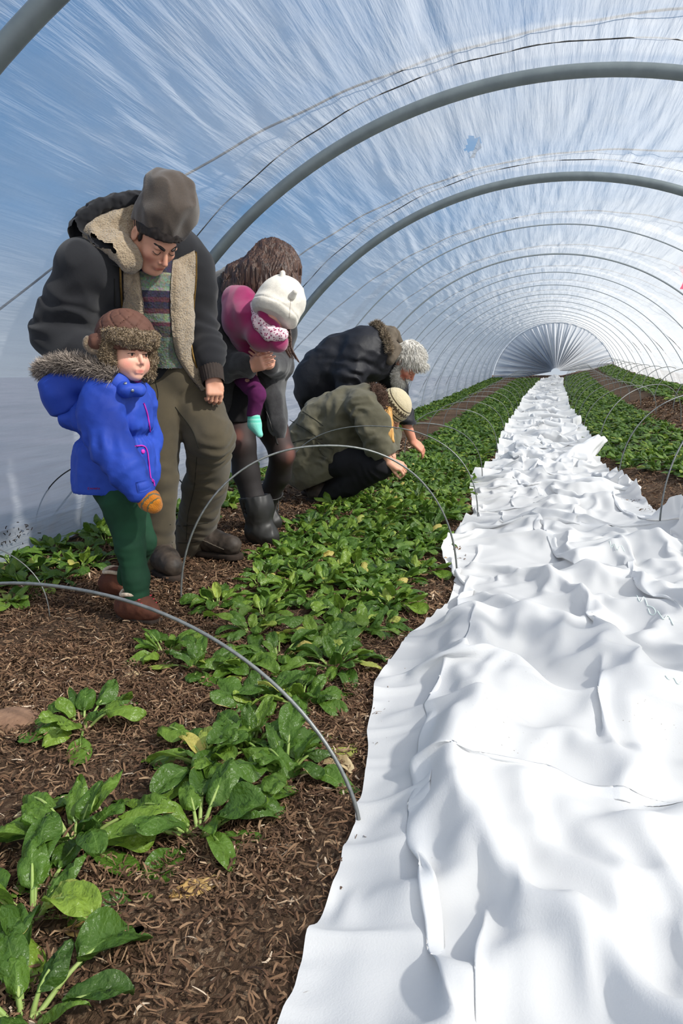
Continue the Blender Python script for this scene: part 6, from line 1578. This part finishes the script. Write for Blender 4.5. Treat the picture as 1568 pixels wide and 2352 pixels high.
    for pts in ([(665, 965), (700, 985), (730, 1005)], [(695, 945), (725, 965), (742, 978)], [(660, 1020), (700, 1010), (740, 1008)]): cordline('seam', CB, pts, .0022, MSTITCH, co, 24, off=.001)
    patch('pocket_flap', CB, [(725, 1008), (745, 1020), (765, 1030)], [(735, 1040), (750, 1052), (758, 1066)], 8, 12, .016, mpk, co, wob=.004, wfreq=40)
    h = hit(CB, 736, 1031)
    if h: disc('button', h[0]+h[1]*.012, h[1], .007, .004, mat('snap_metal', (0, 0, 0)), co)
    mf = mat('brown_fur_collar', lin(82, 62, 52), lin(62, 46, 38), scale=30, rough=1, bump=.5, bscale=90)
    Fk = Field(J(865, 930, 4.95)-[.2, .3, .12], J(865, 905, 4.95)+[.2, .3, .12], .006); Fk.chain([J(842, 905, 4.98), J(862, 902, 4.93), J(876, 918, 4.87), J(884, 942, 4.82)], [.05, .05, .045, .03], k=.03); Fk.warp(folds(16, .008, seed=2)); ko, kV, kQ = out('collar', Fk, mf, p)
    fur('fur', kV, kQ, 3000, .018, .003, fur_mat('brown_fur', lin(60, 44, 36), lin(112, 88, 74)), ko, seed=8, curl=.6)
    mt = mat('black_cloth', (0, 0, 0)); Ft = Field([-2.0, 4.5, .02], [-.75, 5.45, .6], .009)
    Ft.chain([J(735, 1065, 4.98), J(800, 1062, 4.9), nk, J(805, 1108, 4.9), nf], [.12, .11, .088, .08, .07], k=.025).chain([J(740, 1060, 5.1), fk, ff], [.12, .085, .07], k=.03)
    Ft.warp(rings(J(850, 1085, 4.80), nk-nf, 110, .006, .1, 3), .03); Ft.warp(folds(10, .005, seed=6), .03); out('trousers', Ft, mt, p)
    boot('boot', J(735, 1150, 4.98), J(795, 1156, 4.93), .09, .10, mat('worn_black_leather', (0, 0, 0)), p, mat('boot_sole', (0, 0, 0))); boot('boot', J(722, 1130, 5.24), J(780, 1136, 5.18), .09, .10, mat('worn_black_leather', (0, 0, 0)), p, mat('boot_sole', (0, 0, 0)))
build_croucher()

# faint green print showing on the white cover at the right
RB_ = bvh((PC.reshape(-1, 3), gridf(PC.shape[0], PC.shape[1])))
mpr = mat('faint_green_print', lin(222, 236, 230), rough=.9)
for strokes in ([(1400, 1243), (1404, 1262), (1410, 1246), (1418, 1266), (1424, 1250), (1434, 1268)], [(1462, 1368), (1470, 1384), (1478, 1370), (1486, 1390)], [(1486, 1392), (1500, 1396), (1506, 1410), (1494, 1412), (1488, 1398)], [(1510, 1404), (1524, 1424), (1532, 1412), (1546, 1436)], [(1528, 1552), (1536, 1562), (1546, 1556), (1556, 1572), (1566, 1566)]):
    cordline('print', RB_, strokes, .0016, mpr, rc, 24, off=.001)
